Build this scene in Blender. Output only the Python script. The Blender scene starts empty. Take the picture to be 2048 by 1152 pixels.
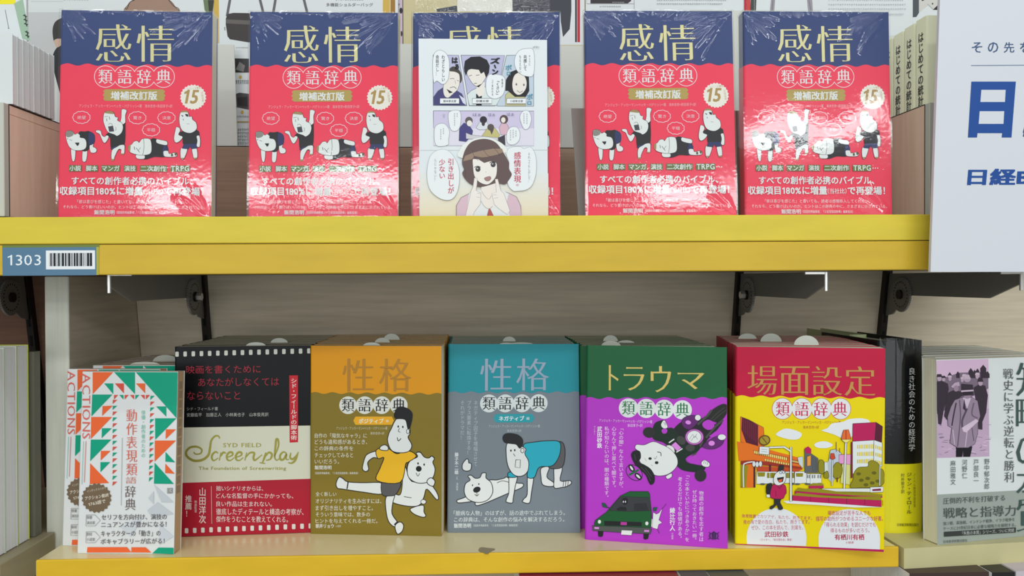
import bpy, math, random
from mathutils import Vector, Matrix, geometry
random.seed(7)
sc = bpy.context.scene
COL = sc.collection
Z0 = 1.30                      # camera height above the shop floor; everything below is laid out around eye level

# ---------------------------------------------------------------- camera, world, lights, exposure
F = 1600.0
YAW, PIT, ROL = 0.04471, -0.00921, -0.0024
_f = Vector((math.sin(YAW)*math.cos(PIT), math.cos(YAW)*math.cos(PIT), math.sin(PIT)))
_r = Vector((math.cos(YAW), -math.sin(YAW), 0)); _u = _r.cross(_f)
_r2 = math.cos(ROL)*_r + math.sin(ROL)*_u
_u2 = -math.sin(ROL)*_r + math.cos(ROL)*_u
cd = bpy.data.cameras.new('camera'); cam = bpy.data.objects.new('camera', cd); COL.objects.link(cam)
cd.sensor_width = 36.0; cd.lens = F/2048*36.0; cd.clip_start = 0.02
cam.matrix_world = Matrix(((_r2.x, _u2.x, -_f.x, 0), (_r2.y, _u2.y, -_f.y, 0), (_r2.z, _u2.z, -_f.z, 0), (0, 0, 0, 1)))
sc.camera = cam

w = bpy.data.worlds.new('shop_air'); sc.world = w; w.use_nodes = True
bg = w.node_tree.nodes['Background']; bg.inputs[0].default_value = (0.93, 0.98, 1.0, 1); bg.inputs[1].default_value = 0.46

def area(name, loc, target, sx, sy, power, col=(1, 1, 1)):
    l = bpy.data.lights.new(name, 'AREA'); l.shape = 'RECTANGLE'; l.size = sx; l.size_y = sy
    l.energy = power; l.color = col
    o = bpy.data.objects.new(name, l); COL.objects.link(o); o.location = loc
    o.rotation_euler = (Vector(target)-Vector(loc)).to_track_quat('-Z', 'Y').to_euler()
    return o
COOL = (0.94, 0.98, 1.0)
area('ceiling_tube_row', (0.1, 0.05, 1.40), (0.1, 0.35, 0), 3.4, 0.03, 6, COOL)
area('ceiling_tube_row_far', (0.2, -1.2, 1.40), (0.1, 0.7, 0), 4.0, 0.12, 20, COOL)
area('front_fill', (0.1, -4.6, -0.05), (0.1, 0.8, -0.1), 7.0, 2.0, 62, COOL)  # unseen fill light, added to brighten the front faces and the bay interior
area('fixture_left', (-1.55, -3.0, 0.84), (-0.3, 0.8, 0), 0.5, 0.13, 5.5, COOL)
area('fixture_middle', (-0.72, -3.0, 0.86), (-0.1, 0.8, 0), 0.75, 0.14, 8, COOL)
area('fixture_right', (1.75, -3.0, 1.14), (0.2, 0.8, 0), 0.95, 0.16, 10, COOL)
area('fixture_centre_right', (0.95, -3.0, 1.12), (0.2, 0.8, 0), 0.55, 0.15, 6.5, COOL)

sc.view_settings.view_transform = 'Standard'
sc.view_settings.look = 'None'
sc.view_settings.exposure = 0.0
sc.view_settings.gamma = 1.0
sc.view_settings.use_curve_mapping = False

# ---------------------------------------------------------------- helpers
def ray(px, py):
    return (_f + _r2*((px-1024)/F) + _u2*((576-py)/F))
def at(px, py, Y):
    d = ray(px, py); return d*(Y/d.y)
def atX(px, py, X):
    d = ray(px, py); return d*(X/d.x)

def lin(c):
    c = c/255.0
    return c/12.92 if c <= 0.04045 else ((c+0.055)/1.055)**2.4
GAIN = 1.12
_mats = {}
def paint(rgb, rough=0.42, metal=0.0, gain=None, coat=0.0, spec=0.25, name=None, grain=None, bump=0.0):
    """procedural paint/paper/wood material; grain=(scale xyz, amount) adds colour variation along the material"""
    key = (tuple(rgb), rough, metal, gain, coat, spec, grain, bump)
    if key in _mats: return _mats[key]
    m = bpy.data.materials.new(name or 'ink'); m.use_nodes = True
    nt = m.node_tree; b = nt.nodes['Principled BSDF']
    g = GAIN if gain is None else gain
    c = tuple(min(0.86, lin(v)*g) for v in rgb)
    b.inputs['Base Color'].default_value = (*c, 1)
    b.inputs['Roughness'].default_value = rough
    b.inputs['Metallic'].default_value = metal
    b.inputs['Specular IOR Level'].default_value = spec
    if coat: b.inputs['Coat Weight'].default_value = coat; b.inputs['Coat Roughness'].default_value = 0.12
    if grain or bump:
        tc = nt.nodes.new('ShaderNodeTexCoord'); mp = nt.nodes.new('ShaderNodeMapping')
        nt.links.new(tc.outputs['Object'], mp.inputs[0])
        sc_, am = grain if grain else ((60, 60, 60), 0.1)
        mp.inputs['Scale'].default_value = sc_
        no = nt.nodes.new('ShaderNodeTexNoise'); no.inputs['Scale'].default_value = 1; no.inputs['Detail'].default_value = 5
        nt.links.new(mp.outputs[0], no.inputs[0])
        if grain:
            rp = nt.nodes.new('ShaderNodeValToRGB')
            lo = tuple(max(0, v*(1-am)) for v in c); hi = tuple(min(.9, v*(1+am)) for v in c)
            rp.color_ramp.elements[0].color = (*lo, 1); rp.color_ramp.elements[0].position = 0.32
            rp.color_ramp.elements[1].color = (*hi, 1); rp.color_ramp.elements[1].position = 0.68
            nt.links.new(no.outputs[0], rp.inputs[0]); nt.links.new(rp.outputs[0], b.inputs['Base Color'])
        if bump:
            bp = nt.nodes.new('ShaderNodeBump'); bp.inputs['Strength'].default_value = bump; bp.inputs['Distance'].default_value = 0.001
            nt.links.new(no.outputs[0], bp.inputs['Height']); nt.links.new(bp.outputs[0], b.inputs['Normal'])
    _mats[key] = m
    return m

def mesh_obj(name, verts, faces, mats, idx=None, parent=None, loc=(0, 0, 0), smooth=False):
    me = bpy.data.meshes.new(name); me.from_pydata([tuple(v) for v in verts], [], faces)
    for m in (mats if isinstance(mats, (list, tuple)) else [mats]): me.materials.append(m)
    if idx: me.polygons.foreach_set('material_index', idx)
    if smooth: me.polygons.foreach_set('use_smooth', [True]*len(me.polygons))
    me.update()
    o = bpy.data.objects.new(name, me); COL.objects.link(o); o.location = loc
    if parent: o.parent = parent
    return o

def tag(o, label, cat, group=None, kind=None):
    if label: o['label'] = label
    if cat: o['category'] = cat
    if group: o['group'] = group
    if kind: o['kind'] = kind
    return o

def thing(name, label, cat, loc=(0, 0, 0), rot=(0, 0, 0), group=None):
    o = bpy.data.objects.new(name, None); COL.objects.link(o); o.empty_display_size = 0.02
    o.location = loc; o.rotation_euler = rot
    return tag(o, label, cat, group)

def copy_thing(src, label, names=None, loc=None, rot=None):
    r = src.copy(); COL.objects.link(r); r['label'] = label
    if loc is not None: r.location = loc
    if rot is not None: r.rotation_euler = rot
    for ch in list(src.children):
        base = ch.name.split('.')[0]
        if names is not None and base not in names: continue
        c = ch.copy(); COL.objects.link(c); c.parent = r
        for g in list(ch.children):
            if names is not None and g.name.split('.')[0] not in names: continue
            d = g.copy(); COL.objects.link(d); d.parent = c
    return r

class MB:
    """collects simple solids into one mesh"""
    def __init__(s): s.v = []; s.f = []; s.i = []
    def add(s, v, f, mi=0):
        n = len(s.v); s.v += [tuple(a) for a in v]; s.f += [tuple(n+k for k in q) for q in f]; s.i += [mi]*len(f)
    def hexa(s, p, mi=0):   # p: bottom 4 (ccw from above), top 4
        s.add(p, [(3, 2, 1, 0), (4, 5, 6, 7), (0, 1, 5, 4), (1, 2, 6, 5), (2, 3, 7, 6), (3, 0, 4, 7)], mi)
    def box(s, x0, x1, y0, y1, z0, z1, mi=0, b=0.0):
        if b <= 0:
            s.hexa([(x0, y0, z0), (x1, y0, z0), (x1, y1, z0), (x0, y1, z0), (x0, y0, z1), (x1, y0, z1), (x1, y1, z1), (x0, y1, z1)], mi); return
        # chamfered box: rings in z
        def ring(z, k):
            return [(x0+k, y0+b, z), (x0+b, y0+k, z), (x1-b, y0+k, z), (x1-k, y0+b, z), (x1-k, y1-b, z), (x1-b, y1-k, z), (x0+b, y1-k, z), (x0+k, y1-b, z)]
        R = [ring(z0, b), ring(z0+b, 0), ring(z1-b, 0), ring(z1, b)]
        v = sum(R, []); f = [tuple(range(7, -1, -1)), tuple(range(24, 32))]
        for a in range(3):
            for k in range(8):
                k2 = (k+1) % 8; f.append((a*8+k, a*8+k2, a*8+8+k2, a*8+8+k))
        s.add(v, f, mi)
    def cyl(s, c, axis, r, h, n=32, mi=0, r2=None):
        c = Vector(c); ax = Vector(axis).normalized(); a = ax.orthogonal().normalized(); b = ax.cross(a)
        r2 = r if r2 is None else r2; v = []
        for k in range(n):
            t = 2*math.pi*k/n; v.append(c+(a*math.cos(t)+b*math.sin(t))*r)
        for k in range(n):
            t = 2*math.pi*k/n; v.append(c+ax*h+(a*math.cos(t)+b*math.sin(t))*r2)
        f = [tuple(range(n-1, -1, -1)), tuple(range(n, 2*n))]+[(k, (k+1) % n, n+(k+1) % n, n+k) for k in range(n)]
        s.add(v, f, mi)
    def extrude(s, poly, d, mi=0):   # planar convex-ish polygon of 3D points, offset vector d
        n = len(poly); d = Vector(d); P = [Vector(p) for p in poly]
        tr = geometry.tessellate_polygon([P])
        f = [tuple(t) for t in tr]+[tuple(n+k for k in reversed(t)) for t in tr]+[(k, (k+1) % n, n+(k+1) % n, n+k) for k in range(n)]
        s.add(P+[p+d for p in P], f, mi)
    def build(s, name, mats, parent=None, base=(0, 0, 0), smooth=False):
        b = Vector(base)
        return mesh_obj(name, [Vector(v)-b for v in s.v], s.f, mats, s.i if isinstance(mats, (list, tuple)) else None, parent, smooth=smooth)

# ---------------------------------------------------------------- print: lettering and drawings as thin flat ink on a surface
_gl = {}
def glyph(ch, off=0.0, mincho=0.0):
    k = (ch, off, mincho)
    if k in _gl: return _gl[k]
    if ch == '1':      # a one with a flag
        V = [Vector(p) for p in ((.22, 0), (.32, 0), (.32, .69), (.25, .69), (.22, .645), (.07, .57), (.07, .49), (.22, .56))]
        _gl[k] = (V, [(0, 1, 2, 3, 4, 7), (4, 5, 6, 7)], .46); return _gl[k]
    c = bpy.data.curves.new('g', 'FONT'); c.body = ch; c.resolution_u = 2; c.size = 1; c.offset = off
    o = bpy.data.objects.new('g', c); COL.objects.link(o)
    dg = bpy.context.evaluated_depsgraph_get()
    m = bpy.data.meshes.new_from_object(o.evaluated_get(dg))
    V = [Vector((v.co.x, v.co.y)) for v in m.vertices]; Fa = [tuple(p.vertices) for p in m.polygons]
    if mincho and V:      # thin the horizontal strokes, fatten the uprights a little
        ed = {}
        for f in Fa:
            for a in range(len(f)):
                e = (f[a], f[(a+1) % len(f)]); ed[e] = 1
        N = [Vector((0, 0)) for _ in V]
        for (a, b) in ed:
            if (b, a) not in ed:
                d = V[b]-V[a]
                if d.length > 1e-9:
                    n = Vector((d.y, -d.x)).normalized(); N[a] += n; N[b] += n
        ar = 0
        for f in Fa:
            p = [V[i] for i in f]; ar += (p[1].x-p[0].x)*(p[2].y-p[0].y)-(p[2].x-p[0].x)*(p[1].y-p[0].y)
        sg = 1 if ar > 0 else -1
        for i, n in enumerate(N):
            if n.length > 1e-6:
                n = n.normalized()*sg; V[i] = V[i]+Vector((n.x*mincho*0.45, -n.y*mincho))
    bpy.data.objects.remove(o); bpy.data.curves.remove(c); bpy.data.meshes.remove(m)
    xs = [v.x for v in V]; adv = 1.0
    if ord(ch) < 0x2000 and ch != '…': adv = (max(xs)+0.075) if xs else 0.3
    _gl[k] = (V, Fa, adv); return _gl[k]

def shifts(b, mincho):
    if b <= 0: return [(0, 0)]
    if mincho or b < .014: return [(-b, 0), (b, 0)]
    return [(-b*.8, -b*.55), (b*.8, -b*.55), (b*.8, b*.55), (-b*.8, b*.55)]

def catmull(pts, closed=True, n=5):
    P = [Vector(p[:2]) for p in pts]; N = len(P); out = []
    rng = range(N) if closed else range(N-1)
    for i in rng:
        p0 = P[(i-1) % N] if closed or i > 0 else P[i]; p1 = P[i]; p2 = P[(i+1) % N]
        p3 = P[(i+2) % N] if closed or i+2 < N else p2
        for k in range(n):
            t = k/n
            out.append(0.5*((2*p1)+(p2-p0)*t+(2*p0-5*p1+4*p2-p3)*t*t+(3*p1-p0-3*p2+p3)*t**3))
    if not closed: out.append(P[-1])
    return out

def homog(src, dst):
    """projective map from 4 src points to 4 dst points (Gaussian elimination)"""
    A = []
    for (x, y), (u, v) in zip(src, dst):
        A.append([x, y, 1, 0, 0, 0, -u*x, -u*y, u]); A.append([0, 0, 0, x, y, 1, -v*x, -v*y, v])
    n = 8
    for i in range(n):
        p = max(range(i, n), key=lambda r: abs(A[r][i])); A[i], A[p] = A[p], A[i]
        for r in range(n):
            if r != i:
                k = A[r][i]/A[i][i]
                for c in range(i, n+1): A[r][c] -= k*A[i][c]
    h = [A[i][8]/A[i][i] for i in range(8)]
    return lambda x, y: ((h[0]*x+h[1]*y+h[2])/(h[6]*x+h[7]*y+1), (h[3]*x+h[4]*y+h[5])/(h[6]*x+h[7]*y+1))

STEP = 5e-6
class Art:
    def __init__(s, fn, normal, lift=1e-4, clip=None):
        s.fn = fn; s.n = Vector(normal); s.k = 0; s.lift = lift; s.o = (0, 0, 1); s.reset(); s.clip = clip
    def reset(s): s.v = []; s.f = []; s.i = []; s.m = []; s.mk = {}
    def src(s, ox, oy, sc_): s.o = (ox, oy, sc_); return s
    def P(s, x, y):
        p = s.fn(s.o[0]+x/s.o[2], s.o[1]+y/s.o[2])
        p = Vector(p)
        if s.clip: p.x = min(max(p.x, s.clip[0]), s.clip[1]); p.z = min(max(p.z, s.clip[2]), s.clip[3])
        return p+s.n*(s.lift+s.k*STEP)
    def mi(s, col):
        mat = col if isinstance(col, bpy.types.Material) else paint(col)
        if mat.name not in s.mk: s.mk[mat.name] = len(s.m); s.m.append(mat)
        return s.mk[mat.name]
    def raw(s, pts, faces, col):
        n = len(s.v); i = s.mi(col)
        s.v += [s.P(*p) for p in pts]
        s.f += [tuple(n+a for a in f) for f in faces]; s.i += [i]*len(faces)
    def poly(s, pts, col, smooth=False, out=None, ow=3, n=4):
        s.k += 1
        q = catmull(pts, True, n) if smooth else [Vector(p) for p in pts]
        tr = geometry.tessellate_polygon([[Vector((p.x, p.y, 0)) for p in q]])
        s.raw([(p.x, p.y) for p in q], tr, col)
        if out is not None: s.line(list(q)+[q[0]], ow, out, smooth=False)
    def rect(s, x0, y0, x1, y1, col, out=None, ow=3): s.poly([(x0, y0), (x1, y0), (x1, y1), (x0, y1)], col, out=out, ow=ow)
    def ell(s, cx, cy, rx, ry, col, rot=0, out=None, ow=3, n=26):
        c, q = math.cos(rot), math.sin(rot)
        p = [(cx+rx*math.cos(t)*c-ry*math.sin(t)*q, cy+rx*math.cos(t)*q+ry*math.sin(t)*c) for t in [2*math.pi*k/n for k in range(n)]]
        s.poly(p, col, out=out, ow=ow)
    def line(s, pts, wd, col, smooth=True, taper=None):
        s.k += 1
        q = catmull(pts, False, 6) if smooth and len(pts) > 2 else [Vector(p) for p in pts]
        V = []; n = len(q)
        for i, p in enumerate(q):
            a = q[max(0, i-1)]; b = q[min(n-1, i+1)]; d = (b-a)
            d = d.normalized() if d.length > 1e-9 else Vector((1, 0))
            h = wd/2
            if taper: h *= taper(i/(n-1))
            nn = Vector((-d.y, d.x))*h; V += [(p.x+nn.x, p.y+nn.y), (p.x-nn.x, p.y-nn.y)]
        s.raw(V, [(2*i, 2*i+1, 2*i+3, 2*i+2) for i in range(n-1)], col)
    def text(s, t, x0, y0, x1, y1, col, b=0.0, mincho=0.0, shear=0.0, quad=None, track=0.0):
        """fit the ink of one line into the box (or into quad = TL, TR, BR, BL)"""
        s.k += 1; G = []; x = 0
        for ch in t:
            if ch in ' 　': x += 0.35 if ch == ' ' else 1.0; continue
            v, f, a = glyph(ch, 0, mincho); G.append((v, f, x)); x += a+track
        sh = shifts(b, mincho); L = [[Vector((p.x+sx+x_+shear*p.y, p.y+sy)) for v, f, x_ in G for p in v] for sx, sy in sh]
        al = [p for l in L for p in l]
        xs = [p.x for p in al]; ys = [p.y for p in al]; ax, bx, ay, by = min(xs), max(xs), min(ys), max(ys)
        if quad is None: quad = [(x0, y0), (x1, y0), (x1, y1), (x0, y1)]
        TL, TR, BR, BL = [Vector(p) for p in quad]; out = []
        for l in L:
            o_ = []
            for p in l:
                u = (p.x-ax)/(bx-ax); w_ = (by-p.y)/max(1e-6, by-ay)
                r = TL*(1-u)*(1-w_)+TR*u*(1-w_)+BR*u*w_+BL*(1-u)*w_; o_.append((r.x, r.y))
            out.append(o_)
        s.emit(out, G, col)
    def emit(s, layers, G, col):
        for l in layers:
            Fa = []; n = 0
            for v, f, x_ in G: Fa += [tuple(n+k for k in q) for q in f]; n += len(v)
            s.raw(l, Fa, col); s.k += 1
    def vtext(s, t, xc, y0, y1, size, col, b=0.0, mincho=0.0, dx=0.0):
        """a vertical line: characters set in equal cells; dx = sideways drift from top to bottom"""
        s.k += 1; n = len(t); h = (y1-y0)/n; G = []; sh = shifts(b, mincho); L = [[] for _ in sh]
        for i, ch in enumerate(t):
            if ch in ' 　': continue
            v, f, a = glyph(ch, 0, mincho); G.append((v, f, 0)); cx = xc+dx*(i+.5)/n; cy = y0+h*(i+0.5)
            for j, (sx, sy) in enumerate(sh):
                for p in v:
                    ex = p.x+sx-0.5; ey = p.y+sy-0.38
                    if ch in 'ー…「」『』（）＝〜': ex, ey = ey, -ex
                    elif ch in '、。': ex += 0.55; ey += 0.55
                    L[j].append((cx+ex*size, cy-ey*h))
        s.emit(L, G, col)
    def build(s, name, parent, base=(0, 0, 0)):
        if not s.v: return None
        o = mesh_obj(name, [v-Vector(base) for v in s.v], s.f, s.m, s.i, parent)
        if any(w_ in name for w_ in ('lettering', 'print', 'colours', 'pattern', 'perforations', 'barcode', 'marks', 'tint', 'pictures', 'panels', 'clouds', 'figures')): o['kind'] = 'stuff'
        s.reset(); return o

# ---------------------------------------------------------------- materials of the place
M_panel = paint((214, 201, 178), 0.6, gain=1.0, grain=((9, 9, 160), 0.10), name='beige_wood_laminate')
M_post = paint((222, 223, 208), 0.5, gain=1.0, grain=((260, 9, 9), 0.07), name='pale_laminate')
M_pink = paint((240, 204, 180), 0.55, gain=1.0, grain=((9, 120, 9), 0.05), name='pinkish_laminate')
M_tray = paint((176, 154, 130), 0.55, gain=1.0, grain=((8, 8, 220), 0.10), name='brown_laminate')
M_edge = paint((196, 197, 184), 0.5, gain=1.0, name='edge_banding')
M_dark = paint((52, 47, 42), 0.6, gain=1.0, name='dark_seam')
M_yel = paint((214, 192, 62), 0.38, gain=1.05, grain=((14, 14, 60), 0.05), name='yellow_edge')
M_yel2 = paint((206, 172, 52), 0.38, gain=1.05, grain=((14, 14, 60), 0.05), name='deep_yellow_edge')
M_yel3 = paint((226, 184, 44), 0.34, gain=1.0, grain=((12, 12, 40), 0.06), name='worn_yellow_edge')
M_top = paint((236, 220, 168), 0.22, gain=1.0, spec=0.6, grain=((6, 14, 6), 0.05), name='cream_shelf_top')
M_cream = paint((202, 194, 146), 0.4, gain=1.0, grain=((20, 20, 20), 0.04), name='cream_edge')
M_steel = paint((128, 126, 120), 0.45, metal=0.1, gain=1.0, name='grey_steel')
M_steel_d = paint((40, 34, 30), 0.5, metal=0.3, gain=1.0, name='dark_steel')
M_chrome = paint((225, 225, 222), 0.25, metal=.75, gain=1.0, name='chrome')
M_page = paint((222, 212, 188), 0.8, gain=1.2, grain=((3, 1800, 3), 0.16), name='page_edges')
M_page_w = paint((222, 224, 218), 0.8, gain=1.2, grain=((3, 1500, 3), 0.14), name='white_page_edges')
M_white = paint((205, 210, 208), 0.5, name='white_paper')
M_card = paint((196, 199, 190), 0.5, gain=1.15, name='white_card')
M_dark_u = paint((120, 108, 92), 0.7, gain=1.0, name='shelf_underside')
BL = (26, 27, 30); WH = (212, 217, 216); 

# ---------------------------------------------------------------- the shelving
ZU = 0.0626                     # book level of the upper shelf
ZL = -0.2802                    # book level of the lower shelf
def backY(z): return 1.085-0.19*(min(z, 0.03)+0.05)
bc = thing('bookcase', 'beige laminate bookcase back with pale divider post and slotted steel uprights', 'bookcase', (0, 1.1, -Z0))
def bpart(mb, name, mats, parent=None, **k):
    return mb.build(name, mats, parent or bc, base=(0, 1.1, -Z0) if (parent is None or parent is bc) else (0, 1.1, -Z0), **k)
zb = -0.75
def panel(xa, xb, mat):
    for z0_, z1_ in ((zb, .03), (.03, .55)):
        m = MB(); m.hexa([(xa, backY(z0_), z0_), (xb, backY(z0_), z0_), (xb, backY(z0_)+.015, z0_), (xa, backY(z0_)+.015, z0_), (xa, backY(z1_), z1_), (xb, backY(z1_), z1_), (xb, backY(z1_)+.015, z1_), (xa, backY(z1_)+.015, z1_)])
        bpart(m, 'back_panel', mat)
panel(-.4495, 1.15, M_panel)
M_brown = paint((132, 98, 80), 0.6, gain=1.0, grain=((9, 9, 140), 0.10), name='reddish_brown_laminate')
panel(-1.2, -.4765, M_brown)
m = MB(); m.box(-0.4755, -0.4503, 0.9085, 1.25, -Z0, 0.006)
bpart(m, 'side_panel', M_panel)
m = MB(); m.box(-0.476, -0.450, 0.905, 0.908, -Z0, 0.006, b=0.0008)
o = bpart(m, 'divider_post', M_post); o['label'] = 'pale front post of the divider'
for X in (-0.5850, -0.3590, 0.3560, 0.5610):
    m = MB(); z1, z0_ = 0.03, -0.62; wd = 0.0042
    a = [(X-wd, backY(z0_)-.011, z0_), (X+wd, backY(z0_)-.011, z0_), (X+wd, backY(z0_)+.001, z0_), (X-wd, backY(z0_)+.001, z0_)]
    b = [(X-wd, backY(z1)-.011, z1), (X+wd, backY(z1)-.011, z1), (X+wd, backY(z1)+.001, z1), (X-wd, backY(z1)+.001, z1)]
    m.hexa(a+b); u = bpart(m, 'upright', M_steel_d)
    m = MB()
    for k in range(9):
        zc = 0.0-0.026*k
        m.hexa([(X-.0017, backY(zc-.007)-.0113, zc-.007), (X+.0017, backY(zc-.007)-.0113, zc-.007), (X+.0017, backY(zc-.007)-.0105, zc-.007), (X-.0017, backY(zc-.007)-.0105, zc-.007),
                (X-.0017, backY(zc+.007)-.0113, zc+.007), (X+.0017, backY(zc+.007)-.0113, zc+.007), (X+.0017, backY(zc+.007)-.0105, zc+.007), (X-.0017, backY(zc+.007)-.0105, zc+.007)])
    s_ = m.build('slot_row', paint((10, 9, 9), .8, gain=1), u, base=(0, 1.1, -Z0)); s_['kind'] = 'stuff'

# brackets with a toothed angle wheel
def bracket(X, inward, label):
    t = thing('shelf_bracket', label, 'bracket', (X, 1.05, 0), group='steel brackets under the upper shelf')
    B = (X, 1.05, 0)
    m = MB()
    pr = [(X, .80, .0085), (X, .80, -.004), (X, .852, -.0205), (X, 1.02, -.0205), (X, 1.055, -.046), (X, 1.078, -.050), (X, 1.068, .0085)]
    m.extrude(pr, (0.0022*inward*-1, 0, 0)); m.build('arm_plate', M_steel, t, B)
    m = MB()       # front flange: a bent lip turning inward along the top and down
    xi = X+inward*0.022
    m.box(min(X, xi), max(X, xi), .799, .8012, .0055, .0085, b=.0004)
    m.box(min(X-.0012*inward, X+.0016*inward), max(X-.0012*inward, X+.0016*inward), .7985, .8012, -.0115, .0085, b=.0004)
    m.build('front_flange', M_chrome, t, B)
    m = MB(); cy, cz = 1.030, -0.0195
    n = 48; prf = []
    for k in range(n*2):
        r = .0232 if k % 2 else .0218
        tt = math.pi*k/n; prf.append((X+inward*.0002, cy+r*math.cos(tt), cz+r*math.sin(tt)))
    m.extrude(prf, (inward*.0026, 0, 0))
    wl = m.build('angle_wheel', M_steel, t, B)
    m = MB()
    for k in range(22):
        tt = 2*math.pi*k/22; m.cyl((X+inward*.0027, cy+.0165*math.cos(tt), cz+.0165*math.sin(tt)), (inward, 0, 0), .0011, .0003, 6)
    q = m.build('tooth_marks', M_steel_d, wl, B); q['kind'] = 'stuff'
    m = MB(); m.cyl((X+inward*.0028, cy, cz), (inward, 0, 0), .0062, .0030, 20)
    m.build('hub', M_steel_d, wl, B)
    if abs(X) < 0.5:
        m = MB(); m.cyl((X+inward*.0058, cy, cz), (inward, 0, 0), .0052, .0062, 6)
        m.build('nut', M_chrome, t, B)
        m = MB(); m.cyl((X-inward*.0085, cy, cz), (inward, 0, 0), .0046, .0065, 6); m.cyl((X-inward*.004, cy, cz), (inward, 0, 0), .0026, .012, 12)
        m.build('bolt', M_chrome, t, B)
    return t
bracket(-0.3590, 1, 'grey steel bracket with toothed wheel above the small green and orange book')
bracket(0.3560, -1, 'grey steel bracket with toothed wheel above the yellow and crimson book')
bracket(-0.5850, 1, 'dark steel bracket with toothed wheel at the left picture edge')
bracket(0.5610, -1, 'dark steel bracket with toothed wheel below the white sign')

# upper shelf: board and two yellow strips
sy = 0.7745
us = thing('shelf', 'upper shelf with a double yellow front edge and a blue number label', 'shelf', (0, sy, ZU))
UB = (0, sy, ZU)
x0, x1 = -0.80, 0.66
m = MB(); m.box(x0, x1, sy+.010, 1.055, .0095, ZU-.0002); m.build('board', M_dark_u, us, UB)
m = MB(); m.box(x0, 0.4505, sy, sy+.010, ZU-.0255, ZU+.0002, b=.0009); m.build('edge_strip', M_yel, us, UB)
m = MB(); m.box(x0, 0.4505, sy-.0006, sy+.010, .0078, ZU-.0262, b=.0009); m.build('edge_strip', M_yel2, us, UB)
m = MB(); m.box(x0, 0.4503, sy+.002, sy+.0098, ZU-.0275, ZU-.0248); m.build('seam', M_dark, us, UB)
Yl = sy-.0010
a = Art(lambda px, py: at(px, py, Yl)-Vector(UB), (0, -1, 0), lift=0)
a.src(0, 420, 3.389)
M_tape = paint((120, 135, 60), 0.3, gain=.9)
c1, c2 = at(14/3.389, 420+232/3.389, Yl), at(650/3.389, 420+431/3.389, Yl)
m = MB(); m.box(c1.x, c2.x, sy-.0010, sy-.0004, c2.z, c1.z); lab = m.build('shelf_label', paint((82, 116, 140), .35, gain=1.15), us, UB)
lab['label'] = 'blue label reading 1303 with a barcode'
a.poly([(14, 224), (672, 222), (672, 240), (14, 241)], M_tape); a.poly([(651, 240), (671, 240), (668, 428), (651, 430)], paint((176, 170, 70), .3, gain=1.0))
a.build('clear_tape', us)
a.text('1303', 51, 291, 276, 362, (222, 232, 238))
a.build('number', lab)
a.rect(310, 262, 643, 390, (224, 228, 230)); a.build('barcode_patch', lab)
x = 333; pat = [2, 4, 9, 4, 3, 3, 14, 6, 4, 4, 11, 5, 3, 4, 14, 5, 9, 4, 3, 4, 13, 4, 4, 3, 4, 6, 11, 4, 12, 4, 4, 4, 13, 5, 4, 6, 3, 5, 2, 4, 14, 3, 14]
tot = sum(pat); k = 290.0/tot
for i, p in enumerate(pat):
    if i % 2 == 0: a.rect(x, 280, x+p*k, 369, (30, 32, 36))
    x += p*k
a.build('barcode', lab)
# scuffs on the yellow edge
a.src(0, 0, 1)
us.rotation_euler.y = -.0043      # the board hangs very slightly out of level
# lower shelf
def bottom_front(px, py):      # ray to the level of the lower shelf
    d = ray(px, py); return d*(ZL/d.z)
A0 = bottom_front(72, 1121); A1 = bottom_front(1024, 1113); A2 = bottom_front(1797, 1094)
ls = thing('shelf', 'lower shelf with a glossy cream top and worn yellow front edge', 'shelf', (A0.x, A0.y, ZL))
LB = (A0.x, A0.y, ZL); th = 0.0215
def slab(mb, P, z0_, z1_, mi=0):
    mb.hexa([(p[0], p[1], z0_) for p in P]+[(p[0], p[1], z1_) for p in P], mi)
m = MB(); slab(m, [(A0.x+.0005, A0.y+.002), (A2.x-.0005, A2.y+.002), (A2.x+.012, 1.09), (-0.4610, 1.09), (-0.4610, .93), (A0.x+.0005, .93)][:0] or [(A0.x+.0005, A0.y+.002), (A2.x-.001, A2.y+.002), (A2.x-.004, .903), (A0.x+.0005, .903)], ZL-th, ZL-.0002)
slab(m, [(-.4495, .903), (A2.x-.004, .903), (A2.x-.006, 1.10), (-.4495, 1.10)], ZL-th, ZL-.0002)
m.build('board', M_top, ls, LB)
m = MB()
def strip(mb, P0, P1, z0_, z1_, t=.003):
    d = Vector((P1.x-P0.x, P1.y-P0.y, 0)).normalized(); n = Vector((d.y, -d.x, 0))
    a_ = [P0, P1, P1-n*t, P0-n*t]; b_ = .0012
    f0 = [P0+n*0, P1+n*0]
    V = []
    for P in (P0, P1):
        V += [(P.x-n.x*b_, P.y-n.y*b_, z1_), (P.x, P.y, z1_-b_), (P.x, P.y, z0_+b_), (P.x-n.x*b_, P.y-n.y*b_, z0_), (P.x-n.x*t, P.y-n.y*t, z0_), (P.x-n.x*t, P.y-n.y*t, z1_)]
    mb.add(V, [(k, (k+1) % 6, 6+(k+1) % 6, 6+k) for k in range(6)]+[(5, 4, 3, 2, 1, 0), (6, 7, 8, 9, 10, 11)])
strip(m, A0, A2, ZL-th, ZL+.0001); m.build('edge_strip', M_yel3, ls, LB)
# dull stains on the cream top
def fl(px, py): return bottom_front(px, py)-Vector(LB)
a = Art(fl, (0, 0, 1), lift=2e-4)
a.poly([(957, 1101), (962, 1095), (975, 1096), (990, 1098), (984, 1102), (975, 1108), (966, 1106)], paint((150, 135, 100), .3, gain=1), smooth=True)
a.build('stain', ls)

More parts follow.
